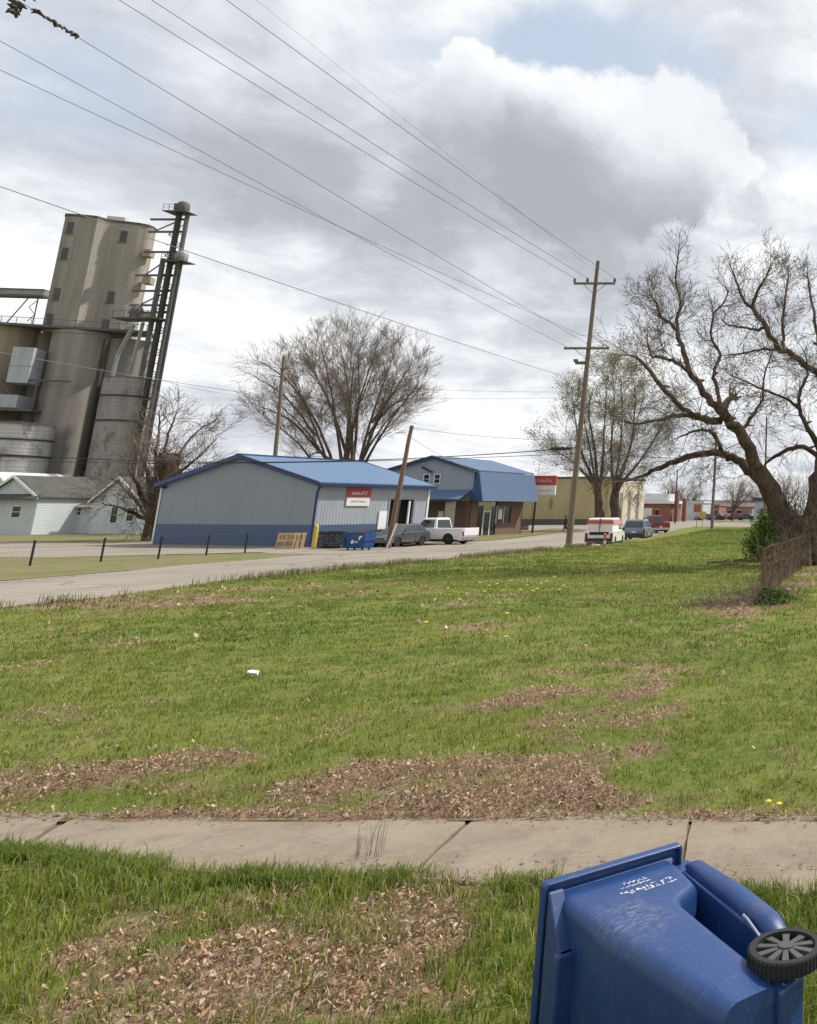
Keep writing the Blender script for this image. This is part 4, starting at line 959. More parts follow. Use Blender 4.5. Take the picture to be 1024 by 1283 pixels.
for z0, z1 in ((39.9, 41.6), (33.7, 36.6), (29.5, 31.4)):
    b = MB(); b.tube([(-2.6, .3, z0), (.9, .3, z1)], .09, 6); b.build('brace', M_STEELD, be)
b = MB(); b.tube([(-2.0, -.5, 26.6), (-3.0, -.9, 22.5), (-3.2, -.9, 19.4)], .24, 8); b.build('grain_spout', M_STEEL, be, True)
b = MB(); b.tube([(-1.0, -.3, 27), (-1.3, -.6, 20)], .2, 8); b.build('grain_spout', M_STEEL, be, True)
b = MB(); b.box(-4.6, 1.4, -1.2, 1.2, 27.4, 27.6)
for q in (-4.5, -3, -1.4, .2, 1.3): b.box(q, q + .06, -1.2, -1.15, 27.6, 28.5)
b.box(-4.6, 1.4, -1.2, -1.16, 28.45, 28.5); b.lathe([(.7, 27.6), (.7, 28.8), (.3, 29.6)], 10, origin=(-2.4, 0, 0)); b.build('transfer_deck', M_STEELD, be)
# conveyor bridge to the left
q = at(54, 369, EY + 1); cv = thing('conveyor_bridge', 'enclosed grey conveyor bridge running left from the headhouse', 'conveyor', q, R(8))
b = MB(); b.box(-22, .6, -.7, .7, -.2, .45); b.build('housing', M_STEEL, cv)
b = MB(); b.box(-22, .6, -.8, .8, .46, .6); b.build('top_chord', M_STEELD, cv); b = MB(); b.box(-22, .6, -.8, .8, -.45, -.21); b.build('bottom_chord', M_STEELD, cv)
b = MB(); b.tube([(-1.6, 0, -.4), (-3.6, 0, -4.0)], .07, 6); b.build('support_strut', M_STEELD, cv)
b = MB(); b.tube([(-.5, 0, -.4), (-.5, 0, -4.2)], .07, 6); b.tube([(-.5, 0, -.8), (-1.4, 0, -1.8), (-.5, 0, -2.8), (-1.2, 0, -3.8)], .05, 6); b.build('support_strut', M_STEELD, cv)

# ------------------------------------------------------------------ low wire fence along the gravel lot
wf = thing('wire_fence', 'low dark wire fence with thin posts between gravel lot and road', 'fence', (-39.3, 39.4, 0))
fx = [(-.7, 0), (-.35, 3.0), (.5, 5.2), (.15, 8.6), (.25, 11.2)]; fx = [(-.9, -3.2)] + fx
for i, (x, y) in enumerate(fx):
    b = MB(); b.tube([(x, y, -.2), (x + .02, y, 1.12)], .045, 7); b.build('post', M_BLACK, wf, True)
b = MB()
b.tube([(x, y, 1.06) for x, y in fx[3:]], .028, 6); b.tube([(x, y, 1.04 - .0) for x, y in fx[:4]], .012, 5); b.build('top_rail', M_BLACK, wf, True)
b = MB()
for z in (.2, .42, .64, .86): b.tube([(x, y, z) for x, y in fx], .003, 4)
for i in range(len(fx) - 1):
    (x0, y0), (x1, y1) = fx[i], fx[i+1]
    for k in range(14): t = k / 14; b.tube([(x0 + (x1-x0)*t, y0 + (y1-y0)*t, .05), (x0 + (x1-x0)*(t+.07), y0 + (y1-y0)*(t+.07), 1.04)], .0018, 3)
b.build('wire_mesh', M_BLACK, wf)
#@@SECTION4
# ------------------------------------------------------------------ vehicles
def paint(name, col, rough=.28, metal=.0):
    m, n, b = base_mat(name); oc = n.obj()
    dirt = n.m('MULTIPLY', n.ss(n.sep(oc)[2], .9, .2), n.ss(n.noise(oc, 3, 5, .6), .3, .7))
    n.link(n.mix(n.m('MULTIPLY', dirt, .45), col, (.22, .19, .16)), b.inputs['Base Color'])
    n.link(n.m('ADD', n.m('MULTIPLY', dirt, .4), rough), b.inputs['Roughness'])
    b.inputs['Coat Weight'].default_value = .4; b.inputs['Metallic'].default_value = metal; return m
M_TYRE = mat('tyre rubber', (.022, .022, .023), .85, .2, 6)
M_RIM = mat('wheel rim', (.50, .50, .51), .4, .2, 6, metal=.5)
M_LAMP = mat('headlamp', (.70, .70, .68), .15, .1, 6)
M_TAIL = mat('tail lamp', (.30, .015, .015), .25, .2, 6)
M_CHROME = mat('bumper chrome', (.45, .45, .46), .3, .15, 5, metal=.7)
M_BUMP = mat('dark bumper', (.04, .04, .045), .6, .2, 5)
M_CGLASS = mat('car glass', (.03, .038, .045), .06, .2, 2, spec=.8)
def arch(yc, r, zc, n=8): return [(yc + r * math.cos(math.pi * (1 - k / n)), zc + r * math.sin(math.pi * (1 - k / n))) for k in range(n + 1)]
def vehicle(name, label, group, loc, rz, L, Wd, top, cab, pm, ya, yb, wr=.34, kind='car', glass=None, stripe=None):
    """top: upper outline (y, z) from rear to front; cab: (y0b, y0t, y1t, y1b, zb, zt, inset); +Y is forward"""
    t = thing(name, label, 'car' if kind != 'truck' else 'truck', loc, rz, group)
    hw = Wd / 2; zs = .28
    prof = [(top[0][0], zs + .1)] + [(top[0][0] + .05, zs)] + arch(yb, wr + .07, wr - .02) + arch(ya, wr + .07, wr - .02) + [(top[-1][0] - .05, zs), (top[-1][0], zs + .1)] + top[::-1]
    b = MB(); rings = []
    for x, sc_, dz in ((-hw, .985, -.03), (-hw + .05, 1, 0), (hw - .05, 1, 0), (hw, .985, -.03)):
        rings.append([(x, y * sc_, z + (dz if z > .6 else 0)) for y, z in prof])
    b.loft(rings); b.build('body', pm, t, True, angle=30)
    b = MB(); b.box(-hw + .12, hw - .12, -L/2 + .3, L/2 - .3, .2, .5); b.build('underbody', M_BLACK, t)
    y0b, y0t, y1t, y1b, zb, zt, ins = cab; g = glass or M_CGLASS
    wb, wt = hw - .06, hw - ins; zr = zt - .07
    b = MB()
    b.loft([[(-wb, y0b, zb - .05), (wb, y0b, zb - .05), (wb, y1b, zb - .05), (-wb, y1b, zb - .05)],
            [(-wt - .02, y0t, zr), (wt + .02, y0t, zr), (wt + .02, y1t, zr), (-wt - .02, y1t, zr)],
            [(-wt + .06, y0t + .1, zt), (wt - .06, y0t + .1, zt), (wt - .06, y1t - .12, zt), (-wt + .06, y1t - .12, zt)]])
    b.build('cabin', pm, t, True, angle=30)
    def P(side, f, h):    # point on cabin side
        k = (h * (zr - zb)) / (zr - zb + .05) + .05 / (zr - zb + .05) * 1
        k = min(1, k); a = y0b + (y0t - y0b) * k; c = y1b + (y1t - y1b) * k
        return (side * (wb + (wt + .02 - wb) * k + .008), a + (c - a) * f, zb - .05 + (zr - zb + .05) * k)
    cuts = {'car': [(.05, .30), (.34, .62), (.66, .95)], 'van': [(.70, .94)], 'truck': [(.12, .86)], 'suv': [(.05, .32), (.36, .62), (.66, .95)]}[kind]
    for s in (-1, 1):
        for f0, f1 in cuts:
            q = [P(s, f0, .1), P(s, f1, .1), P(s, f1, .88), P(s, f0, .88)]
            b = MB(); b.loft([q, [(x + s * .012, y, z) for x, y, z in q]]); b.build('side_window', g, t)
    def endwin(nm, yb_, yt_, s):
        q = []
        for xx, k in ((-1, .14), (1, .14), (1, .9), (-1, .9)):
            q.append((xx * (wb + (wt - wb) * k - .1), yb_ + (yt_ - yb_) * k + s * .008, zb - .05 + (zr - zb + .05) * k))
        b = MB(); b.loft([q, [(x, y + s * .012, z) for x, y, z in q]]); b.build(nm, g, t)
    endwin('windshield', y1b, y1t, 1)
    if kind == 'van': g = M_PALE
    endwin('rear_window', y0b, y0t, -1)
    for y in (ya, yb):
        for s in (-1, 1):
            b = MB(); x1 = s * (hw - .02); x0 = s * (hw - .24)
            b.lathe([(wr * .62, x0), (wr * .95, x0), (wr, x0 + s * .04), (wr, x1 - s * .04), (wr * .95, x1), (wr * .62, x1)], 20, 'x', (0, y, wr)); w_ = b.build('wheel', M_TYRE, t, True)
            b = MB(); b.lathe([(wr * .64, x1 - s * .05), (wr * .6, x1 - s * .015), (wr * .18, x1 - s * .04), (wr * .12, x1)], 16, 'x', (0, y, wr)); b.build('rim', M_RIM, w_, True)
    yf = top[-1][0]; yr = top[0][0]; zf = top[-1][1]; zrr = top[0][1]
    for s in (-1, 1):
        b = MB(); b.box(s * hw - s * .42 if s > 0 else -hw + .04, hw - .04 if s > 0 else -hw + .42, yf - .05, yf + .02, zf - .22, zf - .05); b.build('headlight', M_LAMP, t, bevel=.01)
        b = MB(); h = .35 if kind in ('van', 'suv', 'truck') else .16
        b.box(hw - .2 if s > 0 else -hw + .02, hw - .02 if s > 0 else -hw + .2, yr - .02, yr + .05, zrr - .05 - h, zrr - .05); b.build('taillight', M_TAIL, t, bevel=.01)
    bm_ = M_CHROME if kind == 'truck' else M_BUMP
    b = MB(); b.box(-hw + .03, hw - .03, yf - .04, yf + .09, .3, .52); b.build('front_bumper', bm_ if kind != 'car' else pm, t, bevel=.03)
    b = MB(); b.box(-hw + .03, hw - .03, yr - .09, yr + .04, .34, .56); b.build('rear_bumper', bm_, t, bevel=.03)
    b = MB(); b.box(-.4, .4, yf, yf + .022, .55, zf - .08); b.build('grille', M_BLACK, t)
    b = MB(); b.box(-.16, .16, yr - .1 if kind == 'car' else yr - .015, yr + .01, .62, .72); b.build('number_plate', M_WHITE, t)
    for s in (-1, 1):
        b = MB(); b.box(s * hw - .02, s * hw + .16, y1b - .35, y1b - .2, zb + .02, zb + .16) if s > 0 else b.box(-hw - .16, -hw + .02, y1b - .35, y1b - .2, zb + .02, zb + .16); b.build('mirror', pm if kind == 'car' else M_BUMP, t, bevel=.02)
    b = MB()
    for s in (-1, 1):
        for y in ((y0b + y1b) / 2, y1b - .15): b.box(s * (hw - .003), s * (hw + .004), y, y + .012, .4, zb - .02) if s > 0 else b.box(-hw - .004, -hw + .003, y, y + .012, .4, zb - .02)
        b.box(hw - .003, hw + .02, (y0b+y1b)/2 + .08, (y0b+y1b)/2 + .22, zb - .16, zb - .12) if s > 0 else b.box(-hw - .02, -hw + .003, (y0b+y1b)/2 + .08, (y0b+y1b)/2 + .22, zb - .16, zb - .12)
    b.build('door_seam', M_BLACK, t)
    return t
NEAR = 'vehicles parked along the street'
M_PGREY = paint('grey car paint', (.075, .085, .095), .22, .3)
x, y = gp(499, 684.3)
vehicle('parked_car', 'small dark grey hatchback parked behind the leaning brown pole', NEAR, (x, y, 0), R(176), 4.0, 1.72,
        [(-2.1, .85), (-1.9, .98), (0, .98), (.8, .95), (1.8, .80), (2.1, .62)], (-1.95, -1.35, .15, 1.05, .97, 1.50, .30), M_PGREY, 1.32, -1.28, .32, 'car')
M_PWHITE = paint('white truck paint', (.72, .72, .71), .3)
x, y = gp(543, 681.5)
pu = vehicle('pickup_truck', 'white pickup truck parked nose to the warehouse with its bed toward the street', NEAR, (x, y, 0), R(84), 5.7, 1.95,
        [(-2.85, .98), (-2.85, 1.16), (-.55, 1.16), (.6, 1.14), (1.2, 1.10), (2.6, 1.02), (2.8, .78)], (-.75, -.60, .45, 1.15, 1.12, 1.88, .25), M_PWHITE, 1.85, -1.75, .39, 'truck')
b = MB(); b.box(-.82, .82, -2.75, -.82, 1.165, 1.172); b.build('bed_floor', M_DARK, pu)
b = MB(); b.box(-.85, .85, -2.9, -2.86, .62, 1.14); b.build('tailgate', M_PWHITE, pu, bevel=.02)
HV = R(9)
M_PVAN = paint('van white paint', (.74, .74, .73), .3)
M_PRED = paint('van red paint', (.52, .10, .08), .4)
x, y = gp(758, 683.3)
vn = vehicle('parked_van', 'white delivery van with red upper stripe parked behind the tall utility pole', NEAR, (x, y, 0), HV, 4.5, 1.85,
        [(-2.25, .95), (-2.22, 1.05), (.4, 1.05), (1.2, 1.05), (2.0, .92), (2.25, .65)], (-2.22, -2.05, .65, 1.45, 1.03, 1.90, .16), M_PVAN, 1.45, -1.35, .33, 'van')
b = MB()
for s in (-1, 1): b.loft([[(s*.885, -2.16, 1.5), (s*.885, .9, 1.5), (s*.815, .6, 1.78), (s*.815, -2.05, 1.78)], [(s*.9, -2.16, 1.5), (s*.9, .9, 1.5), (s*.83, .6, 1.78), (s*.83, -2.05, 1.78)]])
b.box(-.84, .84, -2.17, -2.10, 1.52, 1.76); b.build('red_stripe', M_PRED, vn)
b = MB(); b.box(-.62, .62, -2.285, -2.255, .78, .98); b.build('rear_trim', M_BLACK, vn)
b = MB(); b.box(-.01, .01, -2.26, -2.0, .6, 1.88); b.build('door_gap', M_BLACK, vn)
M_PBLUE = paint('blue grey paint', (.17, .22, .28), .25, .3)
x, y = gp(799, 676)
vehicle('parked_suv', 'blue grey hatchback wagon parked between the white van and the red pickup', NEAR, (x, y, 0), HV, 4.6, 1.85,
        [(-2.3, .90), (-2.28, 1.0), (.6, 1.0), (1.1, .98), (2.0, .86), (2.3, .64)], (-2.25, -1.85, .25, 1.1, .99, 1.66, .22), M_PBLUE, 1.42, -1.38, .34, 'suv')
M_PMAR = paint('maroon paint', (.23, .025, .03), .3)
x, y = gp(819, 667.5)
pr_ = vehicle('pickup_truck', 'dark red pickup truck angled at the kerb beyond the blue grey wagon', NEAR, (x, y, 0), R(33), 5.3, 1.9,
        [(-2.65, .98), (-2.65, 1.12), (-.55, 1.12), (.6, 1.10), (1.2, 1.08), (2.4, 1.0), (2.6, .78)], (-.75, -.60, .45, 1.15, 1.10, 1.86, .25), M_PMAR, 1.7, -1.6, .38, 'truck')
b = MB(); b.box(-.8, .8, -2.55, -.82, 1.125, 1.132); b.build('bed_floor', M_DARK, pr_)
FARG = 'distant cars parked beyond the crossing'
for i, (px, Y, col, rz, lab) in enumerate([(884, 196, (.10, .12, .22), 95, 'tiny distant dark blue car, leftmost in the row beyond the crossing'), (899, 201, (.04, .04, .05), 88, 'tiny distant black car, second from left in the far row'),
        (911, 205, (.45, .46, .48), 92, 'tiny distant silver car in the middle of the far row'), (923, 204, (.20, .04, .06), 90, 'tiny distant maroon car, right of the silver one in the far row'),
        (936, 199, (.05, .06, .09), 86, 'tiny distant near black car, rightmost in the row beyond the crossing')]):
    p = at(px, 640, Y)
    vehicle('parked_car', lab, FARG, (p.x, Y, 0), R(rz), 4.5, 1.8, [(-2.2, .85), (-2.1, 1.0), (-.9, 1.0), (.9, .98), (1.9, .85), (2.2, .62)], (-1.5, -.9, .3, 1.1, .98, 1.48, .3), paint('far car paint %d' % i, col, .3), 1.35, -1.3, .33, 'car')

# ------------------------------------------------------------------ utility poles and wires
M_POLE = mat('weathered pole wood', (.20, .155, .12), .9, .35, 2.5, streak=True, bump=.3)
M_POLE2 = mat('reddish pole wood', (.21, .125, .085), .9, .35, 2.5, streak=True, bump=.3)
M_INS = mat('porcelain', (.13, .11, .10), .35, .2, 5)
M_WIRE = mat('wire', (.19, .19, .20), .6, .1, 5)
M_CABLE = mat('cable sheath', (.03, .03, .033), .7, .1, 5)
def pole(label, base, top, r0, r1, m, arms=(), group='utility poles'):
    """base (x,y), top Vector; arms: (z, x0, x1, [insulator xs])"""
    bx, by = base; t = thing('utility_pole', label, 'utility pole', (bx, by, 0), 0, group)
    d = Vector((top.x - bx, top.y - by, top.z))
    n = 8; b = MB(); b.tube([d * (k / n) + Vector((random.uniform(-.02, .02), 0, -.3 if k == 0 else 0)) for k in range(n + 1)], [r0 + (r1 - r0) * k / n for k in range(n + 1)], 12)
    b.build('shaft', m, t, True)
    for (z, x0, x1, ins) in arms:
        c = d * (z / d.z); b = MB(); b.box(c.x + x0, c.x + x1, c.y - r1 - .14, c.y - r1 - .02, z - .07, z + .07)
        a = b.build('crossarm', m, t)
        b = MB(); b.tube([(c.x + x0 * .55, c.y - r1 - .08, z - .05), (c.x, c.y - r1 - .04, z - .75), (c.x + x1 * .55, c.y - r1 - .08, z - .05)], .022, 5); b.build('brace', M_STEELD, t)
        for xi in ins:
            b = MB(); b.lathe([(.025, .05), (.025, .12), (.10, .13), (.11, .2), (.06, .24), (.09, .27), (.07, .36), (.02, .38)], 10, origin=(c.x + xi, c.y - r1 - .08, z)); b.build('insulator', M_INS, a, True)
    return t, d
YP = gp(712, 687)[1]; bp = gp(712, 687); tp = at(749.5, 327, YP)
za = at(746, 356, YP).z; zb_ = at(738, 437, YP).z
mp_, md = pole('tall wooden utility pole with two crossarms leaning beside the road', bp, tp, .21, .12, M_POLE, [(za, -1.42, 1.42, [-1.38, -.5, 1.38]), (zb_, -1.6, 1.45, [])])
b = MB(); c = md * (zb_ / md.z)
b.lathe([(.03, -.1), (.03, .15)], 6, origin=(c.x - 1.5, c.y - .2, zb_)); b.lathe([(.03, -.1), (.03, .15)], 6, origin=(c.x + 1.35, c.y - .2, zb_)); c2 = md * ((zb_ - 1.0) / md.z); b.box(c2.x - .75, c2.x - .1, c2.y - .2, c2.y - .1, zb_ - 1.1, zb_ - .9); b.box(c2.x - .85, c2.x - .6, c2.y - .25, c2.y - .05, zb_ - .95, zb_ - .75); b.build('bracket', M_STEELD, mp_)
b2 = gp(486, 687); YB = b2[1]
bp2, bd2 = pole('short reddish brown utility pole leaning in front of the warehouse door', b2, at(511.5, 533, YB) + Vector((.25, 0, 0)), .17, .11, M_POLE2)
b3 = at(337, 670, 76); pole('dark slim utility pole rising behind the warehouse ridge by the round tree', (b3.x, 76), at(356, 446, 76), .20, .12, M_POLE, [(at(352, 462, 76).z, -.05, .6, [])])
b4 = gp(892, 665); pole('plain utility pole standing at the far lawn edge under the big bare limb', b4, at(898, 545, b4[1]), .19, .13, M_POLE)
b5 = at(958, 650, 120); pole('thin distant utility pole seen between the right tree limbs', (b5.x, 120), at(961, 522, 120), .17, .11, M_POLE)
b6 = at(846, 655, 150); pole('thin dark street pole beyond the red pickup', (b6.x, 150), at(849, 588, 150), .13, .09, M_BUMP)
b7 = at(876, 650, 215); pole('faint slim pole far behind the orange brick store', (b7.x, 215), at(878, 598, 215), .15, .1, M_STEEL)
# white guy-wire guard
gx_, gy_ = gp(484, 688.5)
t = thing('guy_guard', 'white tilted guy wire guard at the foot of the reddish brown pole', 'guy guard', (gx_, gy_, 0))
b = MB(); b.tube([(0, 0, 0), (.42, .1, 1.62)], .05, 10); b.build('guard_tube', M_PALE, t, True)
b = MB(); b.tube([(.42, .1, 1.6), (bd2.x - 0 + (b2[0] - gx_), b2[1] - gy_, 7.2)], .012, 5); b.build('guy_wire', M_WIRE, t)

WG = 'overhead wires'
def wire(label, A, px, py, r, sag=.25, ext=1.5, m=None, group=WG):
    """a wire that runs along the road (constant X) from A past the point seen at px,py"""
    u = ray(px, py); Y2 = A.x / u[0] * u[1]; Z2 = H + u[2] / u[1] * Y2
    B = Vector((A.x, Y2, Z2)); E = A + (B - A) * ext; pts = []
    if E.y < -8: E = A + (B - A) * ((A.y + 8) / (A.y - B.y))
    for k in range(25):
        s = k / 24; p = A + (E - A) * s; p.z -= sag * 4 * s * (1 - s); pts.append(p)
    mid = A; b = MB(); b.tube([p - mid for p in pts], [r * (1 if k < 8 else 1 - .35 * (k - 8) / 16) for k in range(25)], 5)
    return tag(b.build('power_line', m or M_WIRE, None, True, loc=mid), label, 'wire', group), pts
def span(label, A, B, r, sag, m=None, n=20):
    pts = []
    for k in range(n + 1):
        s = k / n; p = A + (B - A) * s; p = p.copy(); p.z -= sag * 4 * s * (1 - s); pts.append(p)
    b = MB(); b.tube([p - A for p in pts], r, 5); o = b.build('power_line', m or M_WIRE, None, True, loc=A); return tag(o, label, 'wire', WG)
P0 = Vector((bp[0], bp[1], 0)); cA = P0 + md * (za / md.z); cB = P0 + md * (zb_ / md.z)
wire('power line from the left insulator of the tall pole, lowest of the upper three', cA + Vector((-1.38, -.2, .38)), 165, 0, .015)
wire('power line from the middle insulator of the tall pole', cA + Vector((-.5, -.2, .38)), 205, 0, .015)
wire('power line from the right insulator of the tall pole, highest of the upper three', cA + Vector((1.38, -.2, .38)), 297, 0, .015)
wd, wpts = wire('wire with scraps of dead vine hanging on it near the top left corner', cB + Vector((-.1, -.2, .35)), 45, 3, .013)
wire('wire running to the top left frame edge just under the one with vine scraps', cB + Vector((-1.5, -.2, .15)), 0, 40, .012)
wire('wire from the right end of the lower crossarm, third down at the left frame edge', cB + Vector((1.35, -.2, .15)), 0, 75, .011)
wire('faint thin wire beyond the tall pole, topmost of all', at(806, 386, 84), 330, 0, .008)
wire('wire crossing in front of the elevator headhouse top', at(728, 478, YP), 0, 222, .014)
wire('wire crossing the elevator silos toward the slim dark pole', at(349, 498, 76), 0, 437, .022)
span('thick cable bundle strung across the road to the tall pole, upper of two', at(-90, 561, 62), at(722, 561, YP), .03, 1.0, M_CABLE)
span('thinner cable just under the thick bundle, lower of two', at(-90, 574, 62), at(721, 568, YP), .02, .5, M_CABLE)
span('cable from the tall pole to the plain pole at the far lawn edge', at(724, 561, YP), at(896, 570, b4[1]), .03, .5, M_CABLE)
span('short wire between the reddish pole top and the tall pole', at(511, 535, YB), at(724, 551, YP), .014, .25)
span('pale upper wire behind the bare round tree', at(500, 486, 130), at(720, 491, 130), .02, .2)
span('pale lower wire behind the bare round tree', at(470, 498, 132), at(720, 498, 132), .02, .2)
span('drooping service wire from the reddish pole to the office gable', at(510, 545, YB), at(670, 603, 84), .014, .9)
span('service wire from the slim dark pole to the bare round tree side', at(200, 476, 76.5), at(349, 500, 76), .014, .3)
b = MB(); q0 = at(688, 560, YP); b.lathe([(.02, 0), (.10, .2), (.12, .8), (.10, 1.3), (.02, 1.5)], 8, 'x'); tag(b.build('cable_splice', M_CABLE, None, True, loc=at(689, 562, YP)), 'black splice case hanging on the cable just left of the tall pole', 'splice case')
# dead vine scraps wound on the wire
def vine_scrap(label, pts, n, seed):
    rr = random.Random(seed); b = MB(); o = pts[0]
    for i in range(n):
        s = rr.random() ** 1.2; k = min(int(s * (len(pts) - 1)), len(pts) - 2); f = s * (len(pts) - 1) - k
        p = pts[k] + (pts[k+1] - pts[k]) * f - o; L = rr.uniform(.06, .16)
        q = p + Vector((rr.uniform(-.09, .09), rr.uniform(-.12, .12), rr.uniform(-.10, .05)))
        b.tube([p, (p + q) * .5 + Vector((0, 0, .03)), q], [.03, .035, .008], 5)
    tag(b.build('dead_vine', mat('dead vine', (.09, .07, .06), .9), None, True, loc=o), label, 'vine')
def wire_between(pts, px0, px1):
    def proj(p): 
        z = p.z - H; f = p.y * cs + z * sn; return CX + F * p.x / f
    out = []
    for a, c in zip(pts, pts[1:]):
        for k in range(12):
            p = a + (c - a) * (k / 12)
            if p.y * cs + (p.z - H) * sn > .5 and px0 <= proj(p) <= px1: out.append(p)
    return out
vp = wire_between(wpts, 40, 103)
if len(vp) > 2: vine_scrap('scraps of dead vine wound along a wire near the top left corner', vp, 46, 3)
vp0 = at(22, 6, 12); vine_scrap('dangling scrap of dead vine at the very top left corner', [vp0 + Vector((.1, 0, .25)), vp0, vp0 + Vector((-.05, 0, -.14))], 26, 5)

# ------------------------------------------------------------------ signs and small posts
sgx, sgy = gp(667, 668)
t = thing('pole_sign', 'red and white sign on a black post between the office and the tan building', 'sign', (sgx, sgy, 0))
b = MB(); b.cyl((0, 0, -.1), (.1, 0, 4.6), .10, None, 10); b.build('post', M_BLACK, t, True)
b = MB(); b.box(-.35, 2.1, -.12, .12, 3.95, 6.0); sb_ = b.build('sign_board', M_PALE, t, bevel=.02)
b = MB(); b.box(-.37, 2.12, -.135, .135, 5.0, 6.02); b.build('red_band', M_RED, sb_)
b = MB(); bars(b, .1, 1.7, 5.3, 5.68, -.14, 8, 21); b.build('lettering', mat('faded lettering', (.62, .42, .40), .6), sb_); b = MB(); bars(b, 0, 1.75, 4.35, 4.55, -.125, 11, 23); b.build('lettering', mat('faded lettering', (.62, .42, .40), .6), sb_)
b = MB(); b.cyl((0.1, 0, 5.9), (.1, 0, 6.9), .05, None, 6); b.build('finial', M_PALE, t)
x, y = gp(757, 690.5)
t = thing('marker_post', 'short orange red marker post in the grass in front of the white van', 'marker post', (x, y, 0))
b = MB(); b.lathe([(.07, -.1), (.07, .85), (.10, .9), (.10, 1.0), (.04, 1.05)], 8); b.build('post', mat('marker orange', (.50, .13, .09), .7), t, True)
b = MB(); b.lathe([(.075, .45), (.075, .6)], 8); b.build('band', M_PALE, t)
b = MB(); rr = random.Random(8); b.lathe([(.02, 0), (.42, .02), (.40, .14), (.2, .24), (.02, .26)], 9)
o = b.build('white_rock', M_PALE, None, True, loc=(*gp(747, 687.5), .02)); tag(o, 'low whitish rock in the grass by the van wheel', 'rock')
def road_sign(name, label, px, pyb, pyt, Y, w, h, col, m2=None):
    p = at(px, pyb, Y); q = at(px, pyt, Y); t = thing(name, label, 'sign', (p.x, Y, 0))
    b = MB(); b.cyl((0, 0, -.1), (0, 0, q.z), .05, None, 8); b.build('post', M_STEEL, t)
    b = MB(); b.box(-w/2, w/2, -.07, -.05, q.z - h, q.z); b.build('sign_board', col, t)
    return t
M_ORANGE = mat('sign orange', (.38, .13, .07), .6, .15, 2); M_YEL = mat('sign yellow', (.55, .42, .10), .6, .15, 2)
Ys = gp(803, 664)[1]
road_sign('road_sign', 'orange square road sign on a thin post by the crossing', 873, 663, 632, 108, .95, .95, M_ORANGE)
road_sign('road_sign', 'pale yellow road sign close beside the orange one', 880, 660, 641, 116, .9, .9, M_YEL)
x, y = gp(758, 664)

# ------------------------------------------------------------------ person in black crossing the verge
def skinned(name, joints, edges, mats, parent, faceidx, root=0):
    me = bpy.data.meshes.new(name); me.from_pydata([j[:3] for j in joints], edges, []); o = bpy.data.objects.new('tmp', me); C.objects.link(o)
    md_ = o.modifiers.new('s', 'SKIN'); sv = me.skin_vertices[0].data
    for i, j in enumerate(joints): sv[i].radius = (j[3], j[4] if len(j) > 4 else j[3]); sv[i].use_root = (i == root)
    o.modifiers.new('u', 'SUBSURF').levels = 2
    dg = bpy.context.evaluated_depsgraph_get(); dg.update()
    m2 = bpy.data.meshes.new_from_object(o.evaluated_get(dg)); bpy.data.objects.remove(o)
    m2.name = name; m2.materials.clear()
    for m in mats: m2.materials.append(m)
    for p in m2.polygons: p.material_index = faceidx(p.center); p.use_smooth = True
    r = bpy.data.objects.new(name, m2); C.objects.link(r); r.parent = parent; return r
x, y = gp(708, 666)
pe = thing('person', 'person in black coat and trousers on the far footway with a low black bag', 'person', (x, y, 0), R(100))
J = [(0,0,.95,.15,.11),(0,0,1.18,.15,.11),(0,.01,1.40,.17,.10),(0,.01,1.50,.06),(0,.03,1.60,.085,.095),(0,.04,1.70,.075,.085),
     (-.09,.02,.86,.095),(-.10,.12,.50,.065),(-.10,.18,.10,.048),(-.10,.30,.04,.04),
     (.09,-.02,.86,.095),(.10,-.05,.50,.065),(.10,-.24,.14,.048),(.10,-.14,.05,.04),
     (-.20,.0,1.38,.065),(-.25,-.08,1.12,.05),(-.24,-.04,.86,.038),(-.24,-.02,.77,.03),
     (.20,.0,1.38,.065),(.25,.08,1.12,.05),(.24,.16,.88,.038),(.24,.18,.79,.03)]
Eg = [(0,1),(1,2),(2,3),(3,4),(4,5),(0,6),(6,7),(7,8),(8,9),(0,10),(10,11),(11,12),(12,13),(2,14),(14,15),(15,16),(16,17),(2,18),(18,19),(19,20),(20,21)]
M_COAT = mat('black clothing', (.014, .014, .016), .9, .2, 8); M_SKIN = mat('skin', (.40, .25, .18), .6, .1, 8)
skinned('body', J, Eg, [M_COAT, M_SKIN], pe, lambda c: 1 if (c.z > 1.51 or (c.z < .82 and abs(c.x) > .2)) else 0)
b = MB(); b.lathe([(.01, 1.80), (.07, 1.785), (.098, 1.73), (.10, 1.66), (.085, 1.58)], 12, origin=(0, .015, 0)); b.build('hair', M_BLACK, pe, True)
bg = thing('carried_bag', 'small black bag hanging from the hand of the person in black', 'bag', (x + .25, y - .2, .28))
b = MB(); b.loft([[(-.2, -.08, 0), (.2, -.08, 0), (.2, .08, 0), (-.2, .08, 0)], [(-.23, -.10, .15), (.23, -.10, .15), (.23, .10, .15), (-.23, .10, .15)], [(-.17, -.04, .34), (.17, -.04, .34), (.17, .04, .34), (-.17, .04, .34)]]); b.build('bag_body', M_BLACK, bg, bevel=.02)
b = MB(); b.tube([(-.1, 0, .33), (-.07, 0, .5), (.07, 0, .5), (.1, 0, .33)], .012, 6); b.build('handle', M_BLACK, bg)

